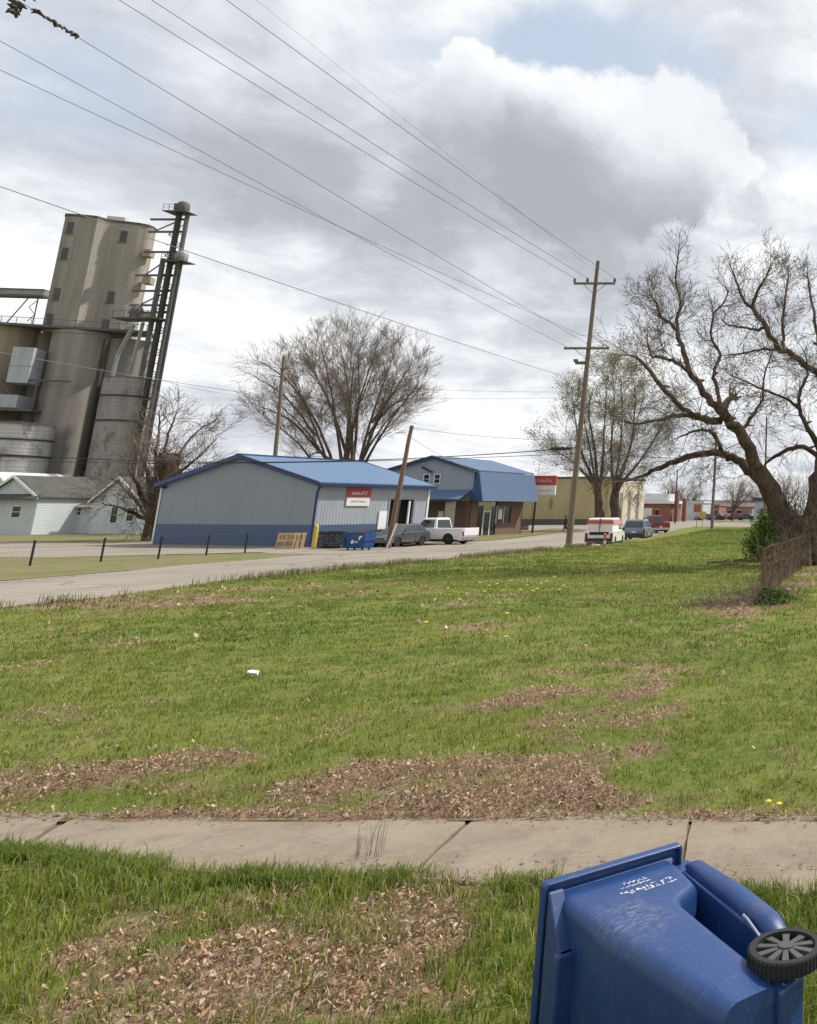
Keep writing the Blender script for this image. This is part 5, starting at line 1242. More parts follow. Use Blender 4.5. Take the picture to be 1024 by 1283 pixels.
# ------------------------------------------------------------------ wheeled bin lying on its side
M_BINP = None
def bin_plastic():
    m, n, b = base_mat('scuffed blue plastic'); oc = n.obj()
    c = n.mix(n.m('MULTIPLY', n.ss(n.noise(oc, 2.2, 5, .6), .35, .7), .55), (.013, .048, .165), (.008, .028, .10))
    sc_ = n.ss(n.noise(n.vm('MULTIPLY', oc, (1, 3.5, 2)), 14, 8, .75), .56, .72)
    area = n.ss(n.noise(oc, 2.6, 3, .5), .48, .66)
    c = n.mix(n.m('MULTIPLY', n.m('MULTIPLY', sc_, area), .75), c, (.17, .19, .24))
    w = n.noise(n.vm('MULTIPLY', oc, (5, .9, 1)), 9, 6, .7); c = n.mix(n.m('MULTIPLY', n.ss(w, .56, .7), .28), c, (.12, .16, .28))
    c = n.mix(n.m('MULTIPLY', n.ss(n.noise(oc, 90, 2, .7), .62, .74), .35), c, (.20, .22, .26))
    c = n.mix(n.m('MULTIPLY', n.ss(n.noise(oc, 5, 6, .7), .56, .76), .35), c, (.10, .105, .12))
    ds = n.vm('DISTANCE', n.vm('MULTIPLY', oc, (1, 1.3, 1)), (.46, -.16, .70))
    rub = n.m('MULTIPLY', n.ss(ds, .30, .06), n.ss(n.noise(n.vm('MULTIPLY', oc, (2.5, 1, 1)), 26, 8, .8), .44, .66))
    c = n.mix(n.m('MULTIPLY', rub, .7), c, (.20, .205, .20))
    c = n.mix(n.m('MULTIPLY', n.ss(n.noise(oc, 3.1, 7, .7), .55, .75), .4), c, (.09, .085, .075))
    n.link(c, b.inputs['Base Color'])
    n.link(n.m('ADD', n.m('MULTIPLY', n.noise(oc, 6, 5, .6), .3), .28), b.inputs['Roughness'])
    bn = n.new('ShaderNodeBump'); bn.inputs['Strength'].default_value = .15; bn.inputs['Distance'].default_value = .004
    n.link(n.noise(oc, 180, 3, .6), bn.inputs['Height']); n.link(bn.outputs[0], b.inputs['Normal']); return m
M_BINP = bin_plastic()
BW = .74
A_ = gp(683, 1120, BW); B_ = gp(850, 1066, BW)
ang = R(-46)            # direction from mouth to foot of the bin, in the ground plane
a_ = Vector((math.cos(ang), math.sin(ang))); b_ = Vector((-math.sin(ang), math.cos(ang)))
mid = Vector(((A_[0] + B_[0]) / 2, (A_[1] + B_[1]) / 2))
tb_ = thing('wheelie_bin', 'blue wheeled trash bin lying on its side in the foreground grass', 'trash bin', (mid.x, mid.y, .035), ang)
DD = Vector((B_[0] - A_[0], B_[1] - A_[1])).length; hd = DD / 2
# local frame: x mouth->foot, y front->back, z across the width (up)
def rr_ring(x, y0, y1, z0, z1, r, n=5):
    out = []
    for cx, cy, a0 in ((y1 - r, z1 - r, 0), (y0 + r, z1 - r, 90), (y0 + r, z0 + r, 180), (y1 - r, z0 + r, 270)):
        for k in range(n + 1):
            a = R(a0 + 90 * k / n); out.append((x, cx + r * math.cos(a), cy + r * math.sin(a)))
    return out
f0 = -hd + .045
secs = [(.0, f0, hd - .05, .045, BW - .045, .05), (.10, f0 + .005, hd - .055, .05, BW - .05, .05), (.30, f0 + .02, hd - .075, .055, BW - .058, .06), (.335, f0 + .023, hd - .085, .056, BW - .06, .06),
        (.40, f0 + .03, hd - .20, .058, BW - .064, .07), (.44, f0 + .034, hd - .215, .06, BW - .067, .08), (.80, f0 + .075, hd - .225, .075, BW - .082, .08), (1.18, f0 + .12, hd - .235, .09, BW - .095, .08), (1.27, f0 + .15, hd - .25, .11, BW - .115, .07)]
b = MB(); b.loft([rr_ring(*s) for s in secs], cap0=False, cap1=True)
bo = b.build('bin_body', M_BINP, tb_, True, angle=28)
sm = bo.modifiers.new('wall', 'SOLIDIFY'); sm.thickness = .006; sm.offset = -1
# rolled rim: lip, drop flange
b = MB()
outer = [rr_ring(x, -hd + i, hd - i, i, BW - i, .02) for x, i in ((.03, .055), (-.018, .03), (-.034, .012), (-.034, .001), (-.026, -.006), (.014, -.006), (.022, 0), (.022, .008), (-.004, .014), (.0, .036), (.035, .052))]
b.loft(outer, False, False); b.build('rim', M_BINP, tb_, True, angle=40)
# front catch lip: sloping gussets widening from the corner, with a squared bar
b = MB()
prof = [(.04, BW - .02), (.055, BW - .03), (.20, BW - .22), (.235, BW - .22), (.235, .24), (.20, .24), (.06, .03), (.04, .02)]
b.loft([[(x, -hd + .004, z) for x, z in prof], [(x, f0 + .03, z) for x, z in prof]])
b.build('front_lip', M_BINP, tb_, bevel=.008)
b = MB(); b.box(.19, .24, -hd - .012, f0 + .03, .22, BW - .22); b.build('lift_bar', M_BINP, tb_, bevel=.01)
zt_ = lambda x: BW - .05 - .036 * x
# white stamped marks, too worn to read
b = MB(); rr = random.Random(4)
def marks(y0, y1, x, h, n, th=.006):
    w = (y1 - y0) / n
    for i in range(n):
        if rr.random() < .12: continue
        y = y0 + i * w; z = zt_(x) + .0035
        for k in range(rr.choice((2, 3, 3))):
            yy = y + rr.uniform(0, w * .7); xx = x + rr.uniform(-h/2, h/2 * .6)
            if rr.random() < .5: q = [(xx, yy), (xx + h * rr.uniform(.4, .8), yy + rr.uniform(-.006, .006)), (xx + h * .5, yy + th)]
            else: q = [(xx, yy), (xx + th, yy), (xx + th * rr.uniform(.8, 1.6), yy + w * rr.uniform(.5, .85)), (xx, yy + w * .7)]
            e = .0006 * rr.random() ; b.loft([[(a, c, z - .004 + e) for a, c in q], [(a, c, z + e) for a, c in q]])
marks(-.03, .11, .135, .026, 8, .005); marks(-.05, .10, .17, .010, 12, .004); marks(-.07, .19, .215, .040, 13, .005); marks(.03, .2, .25, .010, 12, .004)
b.build('stamped_lettering', M_PALE, tb_)
# handle block and recess at the back of the rim
b = MB(); b.tube([(.03, hd - .02, .14), (.02, hd + .05, .16), (.02, hd + .05, BW - .16), (.03, hd - .02, BW - .14)], .017, 8); b.build('handle', M_BINP, tb_, True)
for z0, z1 in ((.09, .13), (BW - .13, BW - .09)):
    b = MB(); b.box(-.02, .10, hd - .06, hd + .06, z0, z1); b.build('hinge_lug', M_BINP, tb_, bevel=.01)
# lid thrown right over and lying against the back of the bin
b = MB()
def lid_ring(x, y0, y1, z0, z1, r): return rr_ring(x, y0, y1, z0, z1, r, 5)
b.loft([lid_ring(.06, hd - .005, hd + .065, .02, BW - .075, .03), lid_ring(.10, hd - .015, hd + .09, .01, BW - .06, .045), lid_ring(.5, hd - .015, hd + .105, .01, BW - .075, .05),
        lid_ring(.78, hd - .02, hd + .10, .02, BW - .10, .05), lid_ring(.87, hd - .02, hd + .085, .05, BW - .135, .045), lid_ring(.91, hd - .01, hd + .06, .10, BW - .19, .035)])
b.build('lid', M_BINP, tb_, True, angle=50)
b = MB(); b.loft([[(.07, hd - .032, BW - .095), (.07, hd - .01, BW - .095), (.07, hd - .01, .055), (.07, hd - .032, .055)], [(.88, hd - .04, BW - .16), (.88, hd - .015, BW - .16), (.88, hd - .015, .10), (.88, hd - .04, .10)]]); b.build('lid_skirt', M_BINP, tb_, bevel=.01)
b = MB(); b.tube([(.66, hd - .03, BW - .125), (.72, hd - .045, BW - .12), (.80, hd - .045, BW - .15), (.84, hd - .035, BW - .18)], .007, 6); b.build('lid_grip', mat('grip edge highlight', (.30, .33, .40), .5), tb_, True)  # pale colour paints the highlight on the lid's slot handle
# axle and wheels
WX, WY, WR_ = 1.17, hd - .155, .152
b = MB(); b.cyl((WX, WY, .03), (WX, WY, BW - .045), .013, None, 10); b.build('axle', M_STEEL, tb_)
b = MB(); b.loft([[(1.02, hd - .27, .12), (1.30, hd - .27, .12), (1.26, hd - .12, .12), (1.08, hd - .12, .12)], [(1.02, hd - .27, BW - .13), (1.30, hd - .27, BW - .13), (1.26, hd - .12, BW - .13), (1.08, hd - .12, BW - .13)]]); b.build('axle_housing', M_BINP, tb_, bevel=.015)
for z0, up in ((BW - .075, 1), (.065, -1)):
    o = (WX, WY, z0)
    b = MB(); b.lathe([(WR_ * .80, -.03), (WR_ * .97, -.03), (WR_, -.022), (WR_, .022), (WR_ * .97, .03), (WR_ * .80, .03)], 48, origin=o)
    b.v += [b.v[0]] * 0; n_ = 48
    b.loft([[(WX + WR_*.80*math.cos(2*math.pi*k/n_), WY + WR_*.80*math.sin(2*math.pi*k/n_), z0 + s) for k in range(n_)] for s in (-.03, .03)], False, False)
    b.f = [f for f in b.f if len(f) < 40]; b.mi = b.mi[:len(b.f)]
    w_ = b.build('wheel', M_TYRE, tb_, True)
    b = MB(); b.cyl((WX, WY, z0 - .035), (WX, WY, z0 + .035), .032, None, 20)
    for k in range(10):
        a = 2*math.pi*k/10; c_, s_ = math.cos(a), math.sin(a)
        def q(r, t, z): return (WX + c_*r - s_*t, WY + s_*r + c_*t, z0 + z)
        b.loft([[q(.028, -.010, -.022), q(.028, .010, -.022), q(.028, .010, .028*up if up > 0 else .022), q(.028, -.010, .028 if up > 0 else .022)],
                [q(WR_*.81, -.017, -.02), q(WR_*.81, .017, -.02), q(WR_*.81, .017, .02), q(WR_*.81, -.017, .02)]])
    b.build('rim', mat('bin wheel grey', (.075, .075, .078), .7, .25, 10), w_, bevel=.003)
    b = MB()
    for k in range(48):
        a = 2*math.pi*k/48; c_, s_ = math.cos(a), math.sin(a); r0, r1, t = WR_*.985, WR_ + .003, .0045
        P8 = [(WX + c_*r - s_*tt, WY + s_*r + c_*tt, z0 + z) for z in (-.026, .026) for r, tt in ((r0, -t), (r1, -t), (r1, t), (r0, t))]
        b.loft([P8[:4], P8[4:]])
    b.build('tread', M_TYRE, w_)
#@@SECTION5
# ------------------------------------------------------------------ trees
def bark(name, c1, c2, moss=None):
    m, n, b = base_mat(name); oc = n.obj()
    c = n.mix(n.ss(n.noise(n.vm('MULTIPLY', oc, (1, 1, .3)), 6, 7, .7), .35, .65), c1, c2)
    if moss: c = n.mix(n.m('MULTIPLY', n.ss(n.noise(oc, 1.4, 5, .6), .5, .68), .6), c, moss)
    n.link(c, b.inputs['Base Color']); b.inputs['Roughness'].default_value = .95; b.inputs['Specular IOR Level'].default_value = .15
    bn = n.new('ShaderNodeBump'); bn.inputs['Strength'].default_value = .9; bn.inputs['Distance'].default_value = .04
    n.link(n.noise(n.vm('MULTIPLY', oc, (1, 1, .3)), 12, 6, .7), bn.inputs['Height']); n.link(bn.outputs[0], b.inputs['Normal']); return m
M_BARK = bark('dark bark', (.125, .085, .062), (.055, .038, .03), (.11, .105, .05))
M_BARK2 = bark('grey bark', (.14, .11, .085), (.06, .047, .038))
M_TWIG = mat('twigs', (.20, .16, .125), .95, .3, 2)
M_TWIG2 = mat('dark twigs', (.165, .13, .105), .95, .3, 2)
class Tree:
    def __init__(s, seed): s.r = random.Random(seed); s.trunk = MB(); s.segs = []; s.tips = []
    def rnd(s): return Vector((s.r.gauss(0, 1), s.r.gauss(0, 1), s.r.gauss(0, 1)))
    def limb(s, pts, rad, n=10):
        # smooth Catmull-Rom through the guide points
        P = [Vector(p) for p in pts]; out = []; rr = []
        for i in range(len(P) - 1):
            p0 = P[max(i-1, 0)]; p1 = P[i]; p2 = P[i+1]; p3 = P[min(i+2, len(P)-1)]
            for k in range(4):
                t = k / 4; out.append(.5 * ((2*p1) + (p2-p0)*t + (2*p0-5*p1+4*p2-p3)*t*t + (3*p1-p0-3*p2+p3)*t**3)); rr.append(rad[i] + (rad[i+1]-rad[i])*t)
        out.append(P[-1]); rr.append(rad[-1])
        for i in range(1, len(out)): out[i] = out[i] + s.rnd() * min(rr[i] * .30, .055); rr[i] *= s.r.uniform(.93, 1.08)
        s.trunk.tube(out, rr, n); return out, rr
    def twig(s, p, d, L, r, lev, p_):
        n = 4 if lev > 0 else 3; pts = [p]; rs = [r]; d = d.normalized()
        for i in range(n):
            d = (d + s.rnd() * p_['wig'] + Vector((0, 0, p_['up'] if L < p_['uplen'] or True else 0))).normalized()
            pts.append(pts[-1] + d * L / n); rs.append(max(r * (1 - .75 * (i + 1) / n), p_['rmin']))
        s.segs.append((pts, rs))
        if lev <= 0: s.tips.append((pts[-1], d)); s.tips.append((pts[len(pts)//2], d)); return
        k = p_['kids'][lev] if isinstance(p_['kids'], dict) else p_['kids']
        for j in range(k):
            f = s.r.uniform(.25, 1) if j else 1.0; i = min(int(f * n), n - 1); g = f * n - i
            q = pts[i] + (pts[i+1] - pts[i]) * g; rad = rs[i] + (rs[i+1] - rs[i]) * g
            ax = d.cross(s.rnd()).normalized(); a = R(s.r.uniform(*p_['ang'])) * (1 if j else .5)
            dd = Matrix.Rotation(a, 3, ax) @ (pts[i+1] - pts[i]).normalized()
            s.twig(q, dd, L * s.r.uniform(*p_['len']), max(rad * s.r.uniform(.5, .75), p_['rmin']), lev - 1, p_)
    def sprout(s, out, rr, n, L, r, lev, p_, start=.3, flat=.0):
        for j in range(n):
            f = start + (1 - start) * (j + s.r.random()) / n; x = f * (len(out) - 1); i = min(int(x), len(out) - 2)
            q = out[i] + (out[i+1] - out[i]) * (x - i); d = (out[i+1] - out[i]).normalized()
            ax = d.cross(s.rnd()).normalized(); dd = Matrix.Rotation(R(s.r.uniform(*p_['ang']) * 1.1), 3, ax) @ d
            s.twig(q, dd, L * s.r.uniform(.6, 1.2) * (1.1 - .4 * f), min(r, rr[i] * .7), lev, p_)
        d = (out[-1] - out[-2]).normalized(); s.twig(out[-1], d, L * .55, rr[-1], lev, p_)
    def finish(s, name, label, loc, mt, mtw, leaf=None, group=None, smooth=True):
        t = thing(name, label, 'tree', loc, 0, group); o = Vector(loc)
        b = s.trunk; b.v = [tuple(Vector(v) - o) for v in b.v]; b.build('trunk', mt, t, True, angle=80)
        # twigs as fast numpy tubes (three or four sided)
        V = []; Fq = []; off = 0
        for pts, rs in s.segs:
            P = np.array([tuple(p) for p in pts]) - np.array(tuple(o)); m_ = len(P); ns = 4 if rs[0] > .03 else 3
            dd = P[-1] - P[0]; dd /= np.linalg.norm(dd) + 1e-9; a = np.array([0, 0, 1.]) if abs(dd[2]) < .9 else np.array([1., 0, 0])
            u = np.cross(dd, a); u /= np.linalg.norm(u); w = np.cross(dd, u); th = 2*np.pi*np.arange(ns)/ns
            ring = (np.cos(th)[:, None] * u + np.sin(th)[:, None] * w)
            V.append((P[:, None, :] + ring[None] * np.array(rs)[:, None, None]).reshape(-1, 3))
            idx = off + np.arange(m_ * ns).reshape(m_, ns); nx = np.roll(idx, -1, 1)
            Fq.append(np.stack([idx[:-1], nx[:-1], nx[1:], idx[1:]], -1).reshape(-1, 4)); off += m_ * ns
        V = np.concatenate(V); Fq = np.concatenate(Fq)
        c = np_mesh('crown', V, Fq.ravel(), np.full(len(Fq), 4), mtw); c.parent = t
        if leaf:
            n, size, spread, pal, seed = leaf; r = np.random.default_rng(seed)
            T = np.array([tuple(p) for p, d in s.tips]) - np.array(tuple(o)); k = r.integers(0, len(T), n); cc = T[k] + r.normal(0, spread, (n, 3))
            a = r.normal(0, 1, (n, 3)); a /= np.linalg.norm(a, axis=1)[:, None]; u = np.cross(a, r.normal(0, 1, (n, 3))); u /= np.linalg.norm(u, axis=1)[:, None]
            sz = r.uniform(.6, 1.3, (n, 1)) * size; VV = np.stack([cc - a*sz, cc - u*sz*.45, cc + a*sz, cc + u*sz*.45], 1)
            col = np.array(pal)[r.integers(0, len(pal), n)] * r.uniform(.7, 1.25, (n, 1))
            l = np_mesh('foliage', VV.reshape(-1, 3), np.arange(4*n), np.full(n, 4), M_LEAF, np.repeat(col, 4, 0)); l.parent = t
        return t

# big bare tree on the right: limbs traced at their real distance, spread in depth
T1 = Tree(5); D = 37.0
def G(lst): return [at(px, py, D + dy) for px, py, dy in lst]
def pr2(*px): return [p * D / 1060 for p in px]
tw1 = dict(wig=.17, up=.06, uplen=9, kids={3: 4, 2: 4, 1: 3}, ang=(25, 60), len=(.45, .8), rmin=.006)
tw1d = dict(tw1, up=-.02)
limbs = [
 ([(1000, 722, 0), (996, 690, 0), (984, 655, 0), (968, 622, -.3), (950, 588, -.6)], (34, 30, 26, 22, 17), 0, 0),
 ([(950, 588, -.6), (932, 552, -1), (913, 525, -1.3), (905, 512, -1.4)], (16, 14, 13, 12), 3, 2.2),
 ([(905, 514, -1.4), (887, 500, -1.2), (868, 471, -.8), (854, 433, -.5), (849, 416, -.3), (849, 397, 0), (854, 380, .3)], (10, 8.5, 7, 6, 5, 4, 3.4), 14, 2.2),
 ([(854, 380, .3), (847, 352, .6), (849, 326, .5), (851, 309, .4)], (3.2, 2.4, 1.6, 1), 10, 1.5),
 ([(849, 416, -.3), (838, 403, -.9), (828, 397, -1.4), (823, 380, -1.6), (817, 372, -1.8)], (4.5, 3.8, 3.4, 2.6, 1.8), 10, 1.6),
 ([(868, 471, -.8), (847, 454, -.3), (830, 448, .2), (816, 445, .5), (811, 423, .9)], (5, 4.5, 4, 3, 2), 11, 1.7),
 ([(900, 527, -1.3), (880, 524, -2), (856, 511, -2.6), (828, 483, -3), (806, 454, -3.3), (790, 445, -3.6)], (9, 7, 5.5, 5, 4, 2), 15, 2.0),
 ([(903, 514, -1.3), (900, 490, -.4), (894, 468, .2), (903, 445, .7), (892, 423, 1), (894, 395, 1.3), (908, 378, 1.6), (913, 364, 1.8)], (6, 5, 4.4, 4, 3.2, 2.5, 2, 1.4), 18, 1.8),
 ([(970, 622, .3), (950, 600, 1), (928, 580, 1.6), (910, 569, 2), (899, 567, 2.3), (875, 570, 2.6), (847, 578, 2.8), (822, 588, 3), (803, 597, 3.2), (785, 603, 3.4)], (15, 13, 11, 10, 9.5, 8.5, 7.5, 6, 4, 2), 20, 1.6),
 ([(902, 528, -1.2), (882, 525, .3), (859, 520, 1), (840, 522, 1.6), (828, 526, 2), (794, 531, 2.4), (778, 527, 2.6)], (8, 7, 6, 5, 4, 2.5, 1.2), 16, 1.7),
 ([(905, 566, 2.1), (897, 548, 1.2), (888, 540, .5), (870, 540, 0), (850, 548, -.4)], (6, 5, 4, 3, 1.5), 8, 1.3),
 ([(1000, 722, .6), (1010, 680, .8), (1022, 640, 1), (1030, 590, 1.2), (1042, 540, 1.4), (1052, 500, 1.2)], (34, 30, 25, 21, 17, 14), 0, 0),
 ([(1052, 500, 1.2), (1040, 478, .8), (1023, 466, .4), (994, 447, -.2), (975, 433, -.6), (956, 404, -1), (944, 385, -1.2), (951, 361, -1.3), (961, 346, -1.3), (966, 330, -1.3)], (13, 10, 9, 8, 7.5, 6, 5, 3.2, 2.2, 1.2), 20, 1.9),
 ([(982, 437, -.4), (983, 425, 0), (981, 404, .4), (985, 369, .9), (988, 345, 1.2)], (4.5, 4, 3.6, 2.6, 1.4), 11, 1.7),
 ([(944, 387, -1.2), (932, 376, -1.6), (922, 350, -2), (915, 332, -2.3)], (4, 3.2, 2.2, 1.1), 9, 1.4),
 ([(956, 411, -1), (945, 413, -.2), (935, 411, .5), (913, 407, 1.4), (905, 400, 1.9)], (4, 3.4, 3, 2, 1.2), 8, 1.4),
 ([(975, 437, -.6), (955, 438, -1.2), (935, 442, -1.8), (910, 445, -2.4)], (3.5, 3, 2.2, 1.2), 8, 1.4),
 ([(1030, 585, 1.2), (1023, 556, .6), (1009, 530, 0), (1001, 509, -.4), (1004, 487, -.6), (1012, 470, -.8), (1010, 445, -1)], (9, 7.5, 6, 5, 4, 3, 1.6), 13, 1.7),
 ([(1001, 512, -.4), (985, 500, -.9), (965, 492, -1.3), (935, 478, -1.7), (915, 470, -2)], (4, 3.2, 2.6, 1.8, 1), 10, 1.5),
 ([(1028, 575, 1.1), (1008, 560, 1.6), (982, 566, 2), (963, 578, 2.4), (955, 588, 2.6)], (7, 6, 5, 3.6, 2), 9, 1.3),
 ([(1046, 520, 1.3), (1035, 480, 1.9), (1028, 440, 2.4), (1022, 400, 2.8), (1015, 365, 3), (1012, 340, 3.1)], (8, 6.5, 5.5, 4.2, 2.8, 1.4), 16, 1.9),
 ([(1052, 500, 1.2), (1070, 460, 1), (1080, 420, .5), (1078, 380, 0), (1085, 345, -.3)], (11, 9, 7, 4.5, 2), 16, 1.9),
 ([(1042, 540, 1.4), (1075, 520, 1), (1105, 500, .4), (1130, 470, 0)], (10, 8, 6, 3), 12, 1.9),
 ([(925, 546, -1.1), (940, 525, -.2), (955, 500, .5), (958, 470, 1), (968, 440, 1.4)], (5, 4, 3.2, 2.4, 1.2), 12, 1.6),
]
for li, (g, rd, ns, L) in enumerate(limbs):
    rd = pr2(*[v / 2 if max(rd) > 14 else v / 2 for v in rd]); out, rr_ = T1.limb(G(g), [r * (1.12 if ns == 0 else 1.0) for r in rd], 12)
    for q in range(4 if ns else 0):
        i_ = T1.r.randrange(2, max(3, int(len(out) * .7))); v_ = T1.rnd(); v_.z = abs(v_.z) * .6; k_ = rr_[i_]
        if k_ > .05: T1.trunk.tube([out[i_], out[i_] + v_.normalized() * k_ * 1.6, out[i_] + v_.normalized() * (k_ * 1.6 + T1.r.uniform(.05, .3))], [k_ * .75, k_ * .5, k_ * .22], 7)
    if ns: T1.sprout(out, rr_, max(8, int(ns * 1.3)), L * (.66 if g[-1][1] < 420 else .78), .024, 3 if L > 1.55 else 2, tw1 if g[0][1] < 520 else tw1d, .15)
for k in range(16):      # root flare
    a = k * 2 * math.pi / 16
tbase = at(1002, 718, D); 
for k in range(9):
    a = k * 2 * math.pi / 9 + .3; o_ = Vector((math.cos(a), math.sin(a), 0)); base = Vector((tbase.x, D, 0))
    T1.trunk.tube([base + o_ * 1.25 + Vector((0, 0, -.15)), base + o_ * .8 + Vector((0, 0, .35)), base + o_ * .55 + Vector((0, 0, 1.1)), base + o_ * .3 + Vector((0, 0, 2.2))], [.12, .24, .30, .2], 8)
T1.finish('bare_tree', 'huge gnarled leafless tree with a long low limb reaching over the lawn on the right', (tbase.x, D, 0), M_BARK, M_TWIG2,
          leaf=(1600, .05, .12, [(.14, .13, .05), (.12, .075, .05)], 3))

# round vase shaped bare tree behind the warehouse
T2 = Tree(12); D2 = 96.0; c2 = at(432, 640, D2)
tw2 = dict(wig=.11, up=.055, uplen=9, kids={4: 4, 3: 5, 2: 4, 1: 4}, ang=(12, 42), len=(.5, .75), rmin=.008)
base2 = Vector((c2.x, D2, 0))
stems = [(330, 470, 2), (345, 432, -3), (372, 412, 4), (398, 402, -4), (425, 398, 1), (452, 400, 5), (478, 402, -3), (505, 408, 3), (528, 425, -2), (538, 450, 1), (360, 450, -6), (415, 430, 7), (470, 440, -7), (445, 425, -5), (385, 430, 0), (318, 492, -2), (500, 440, 6), (520, 470, -4)]
for i, (px, py, dy) in enumerate(stems):
    tip = at(432 + (px - 432) * .88, py + 30, D2 + dy); k = (i % 5 - 2) * .22; s0 = base2 + Vector((k, (i % 3 - 1) * .4, 2.0))
    mid1 = s0 + (tip - s0) * .32; mid1.x = s0.x + (tip.x - s0.x) * .15; mid2 = s0 + (tip - s0) * .68; mid2.x = s0.x + (tip.x - s0.x) * .54; mid2.z += .3
    out, rr_ = T2.limb([s0, mid1, mid2, tip], [.27, .17, .085, .025], 8)
    T2.sprout(out, rr_, 18, 3.0, .035, 3, tw2, .46)
T2.trunk.tube([base2 + Vector((0, 0, -.2)), base2 + Vector((0, 0, .8)), base2 + Vector((0, 0, 2.6))], [1.4, 1.05, .9], 14)
for (px, py, sx, sy, sz) in [(300, 470, 395, 545, 3), (312, 455, 390, 520, -2), (310, 510, 400, 565, 1), (362, 578, 412, 575, 2), (525, 500, 462, 545, -1), (530, 480, 466, 530, 4)]:
    p0 = at(sx, sy, D2 + sz); p1 = at(px + (18 if px < 432 else -18), py, D2 + sz); m_ = (p0 + p1) / 2 + Vector((0, 0, .9))
    out, rr_ = T2.limb([p0, m_, p1], [.14, .09, .04], 6); T2.sprout(out, rr_, 11, 3.2, .03, 2, dict(tw2, up=-.01, ang=(25, 60)), .1)
T2.finish('bare_tree', 'broad round leafless tree with many upright stems behind the warehouse roof', base2, M_BARK2, M_TWIG, leaf=(9000, .045, .25, [(.24, .21, .11), (.18, .16, .08)], 8))

# twin trunked tree in bud in front of the tan building
T3 = Tree(31); D3 = 104.0; c3 = at(764, 655, D3); base3 = Vector((c3.x, D3, 0))
tw3 = dict(wig=.15, up=.05, uplen=9, kids={3: 4, 2: 4, 1: 4}, ang=(16, 44), len=(.5, .78), rmin=.009)
for (bx, pts) in [(-1.4, [(748, 628), (744, 590), (735, 540), (722, 500)]), (-1.4, [(750, 625), (756, 570), (758, 520), (760, 474)]), (-1.0, [(752, 622), (745, 560), (738, 515), (745, 480)]), (.9, [(770, 625), (776, 570), (780, 520), (778, 470)]), (.9, [(772, 622), (786, 575), (798, 530), (808, 492)]),
                  (.9, [(770, 618), (766, 560), (770, 510), (768, 468)]), (.9, [(774, 615), (800, 580), (822, 548), (836, 520)]), (.6, [(768, 620), (790, 560), (796, 510), (795, 480)]), (-1.4, [(746, 612), (728, 588), (712, 574), (698, 566)]), (-1.4, [(747, 618), (726, 560), (722, 530), (718, 500)])]:
    g = [base3 + Vector((bx, 0, -.1)), base3 + Vector((bx, 0, 1.6))] + [at(px, py, D3 + random.uniform(-.6, .6) * (4 if k > 1 else .6)) for k, (px, py) in enumerate(pts)]
    out, rr_ = T3.limb(g, [.50, .42, .22, .13, .07, .03], 9); T3.sprout(out, rr_, 13, 3.0, .04, 3, tw3, .40)
T3.finish('budding_tree', 'twin trunked tree just coming into pale green bud behind the parked van', base3, M_BARK2, M_TWIG, leaf=(34000, .085, .32, [(.33, .36, .16), (.27, .30, .12), (.28, .20, .12)], 9))

# vine wrapped stump and spreading bare tree left of the warehouse
T4 = Tree(44); D4 = 70.0; c4 = at(188, 676, D4); base4 = Vector((c4.x, D4, 0))
tw4 = dict(wig=.16, up=.04, uplen=9, kids={3: 4, 2: 4, 1: 4}, ang=(18, 50), len=(.5, .8), rmin=.012)
out, rr_ = T4.limb([base4 + Vector((0, 0, -.2)), base4 + Vector((.1, 0, 2)), base4 + Vector((.3, 0, 5)), base4 + Vector((.5, 0, 7.0))], [.6, .62, .75, .7], 12)
for k in range(260):
    a = random.uniform(0, 6.28); z = random.uniform(.1, 6.6); r = .55 + .1 * math.sin(z); p = base4 + Vector((r * math.cos(a) + z * .07, r * math.sin(a), z))
    T4.twig(p, Vector((math.cos(a), math.sin(a), random.uniform(.2, 1.4))), random.uniform(.4, 1.1), .022, 1, dict(tw4, wig=.3))
for (pts) in [[(200, 620), (218, 578), (240, 548), (262, 530)], [(198, 610), (205, 570), (214, 535), (222, 515)], [(202, 615), (228, 590), (252, 570), (272, 548)], [(195, 600), (196, 565), (200, 535), (199, 515)], [(180, 640), (165, 622), (150, 606), (138, 598)], [(182, 650), (160, 640), (145, 634), (132, 632)], [(186, 600), (178, 575), (170, 555)], [(200, 640), (225, 605), (245, 590), (262, 580)], [(182, 630), (168, 600), (160, 580)]]:
    g = [base4 + Vector((.1, 0, 1.0))] + [at(px, py, D4 + random.uniform(-2, 2)) for px, py in pts]
    out, rr_ = T4.limb(g, [.22] + [.16, .11, .07, .03][:len(pts)], 7); T4.sprout(out, rr_, 15, 2.0, .035, 2, tw4, .25)
T4.finish('bare_tree', 'vine choked stump with thin bare branches between the white house and the warehouse', base4, bark('stump bark', (.13, .085, .055), (.06, .042, .03), (.12, .10, .04)), M_TWIG)

# small trees beyond the crossing and behind the roofs
def far_tree(label, px, Y, top, w, seed, budded=None, name='bare_tree'):
    T = Tree(seed); c = at(px, 645, Y); tp_ = at(px, top, Y); b0 = Vector((c.x, Y, 0)); hgt = tp_.z; r = T.r
    for k in range(6):
        tip = b0 + Vector((r.uniform(-w, w) * .35, r.uniform(-w, w) * .35, hgt * r.uniform(.5, .72)))
        out, rr_ = T.limb([b0 + Vector((0, 0, -.1)), b0 + Vector((0, 0, hgt * .22)), (b0 + tip) / 2 + Vector((0, 0, hgt * .08)), tip], [.28, .22, .13, .05], 6)
        T.sprout(out, rr_, 10, w * .40, .05, 2, dict(tw3, ang=(20, 55)), .4)
    T.finish(name, label, b0, M_BARK2, M_TWIG, leaf=budded, group='small trees beyond the crossing')
far_tree('small brownish bare tree right of the plain pole beyond the crossing', 918, 190, 598, 9, 61, (2500, .09, .4, [(.20, .13, .09), (.16, .12, .07)], 2))
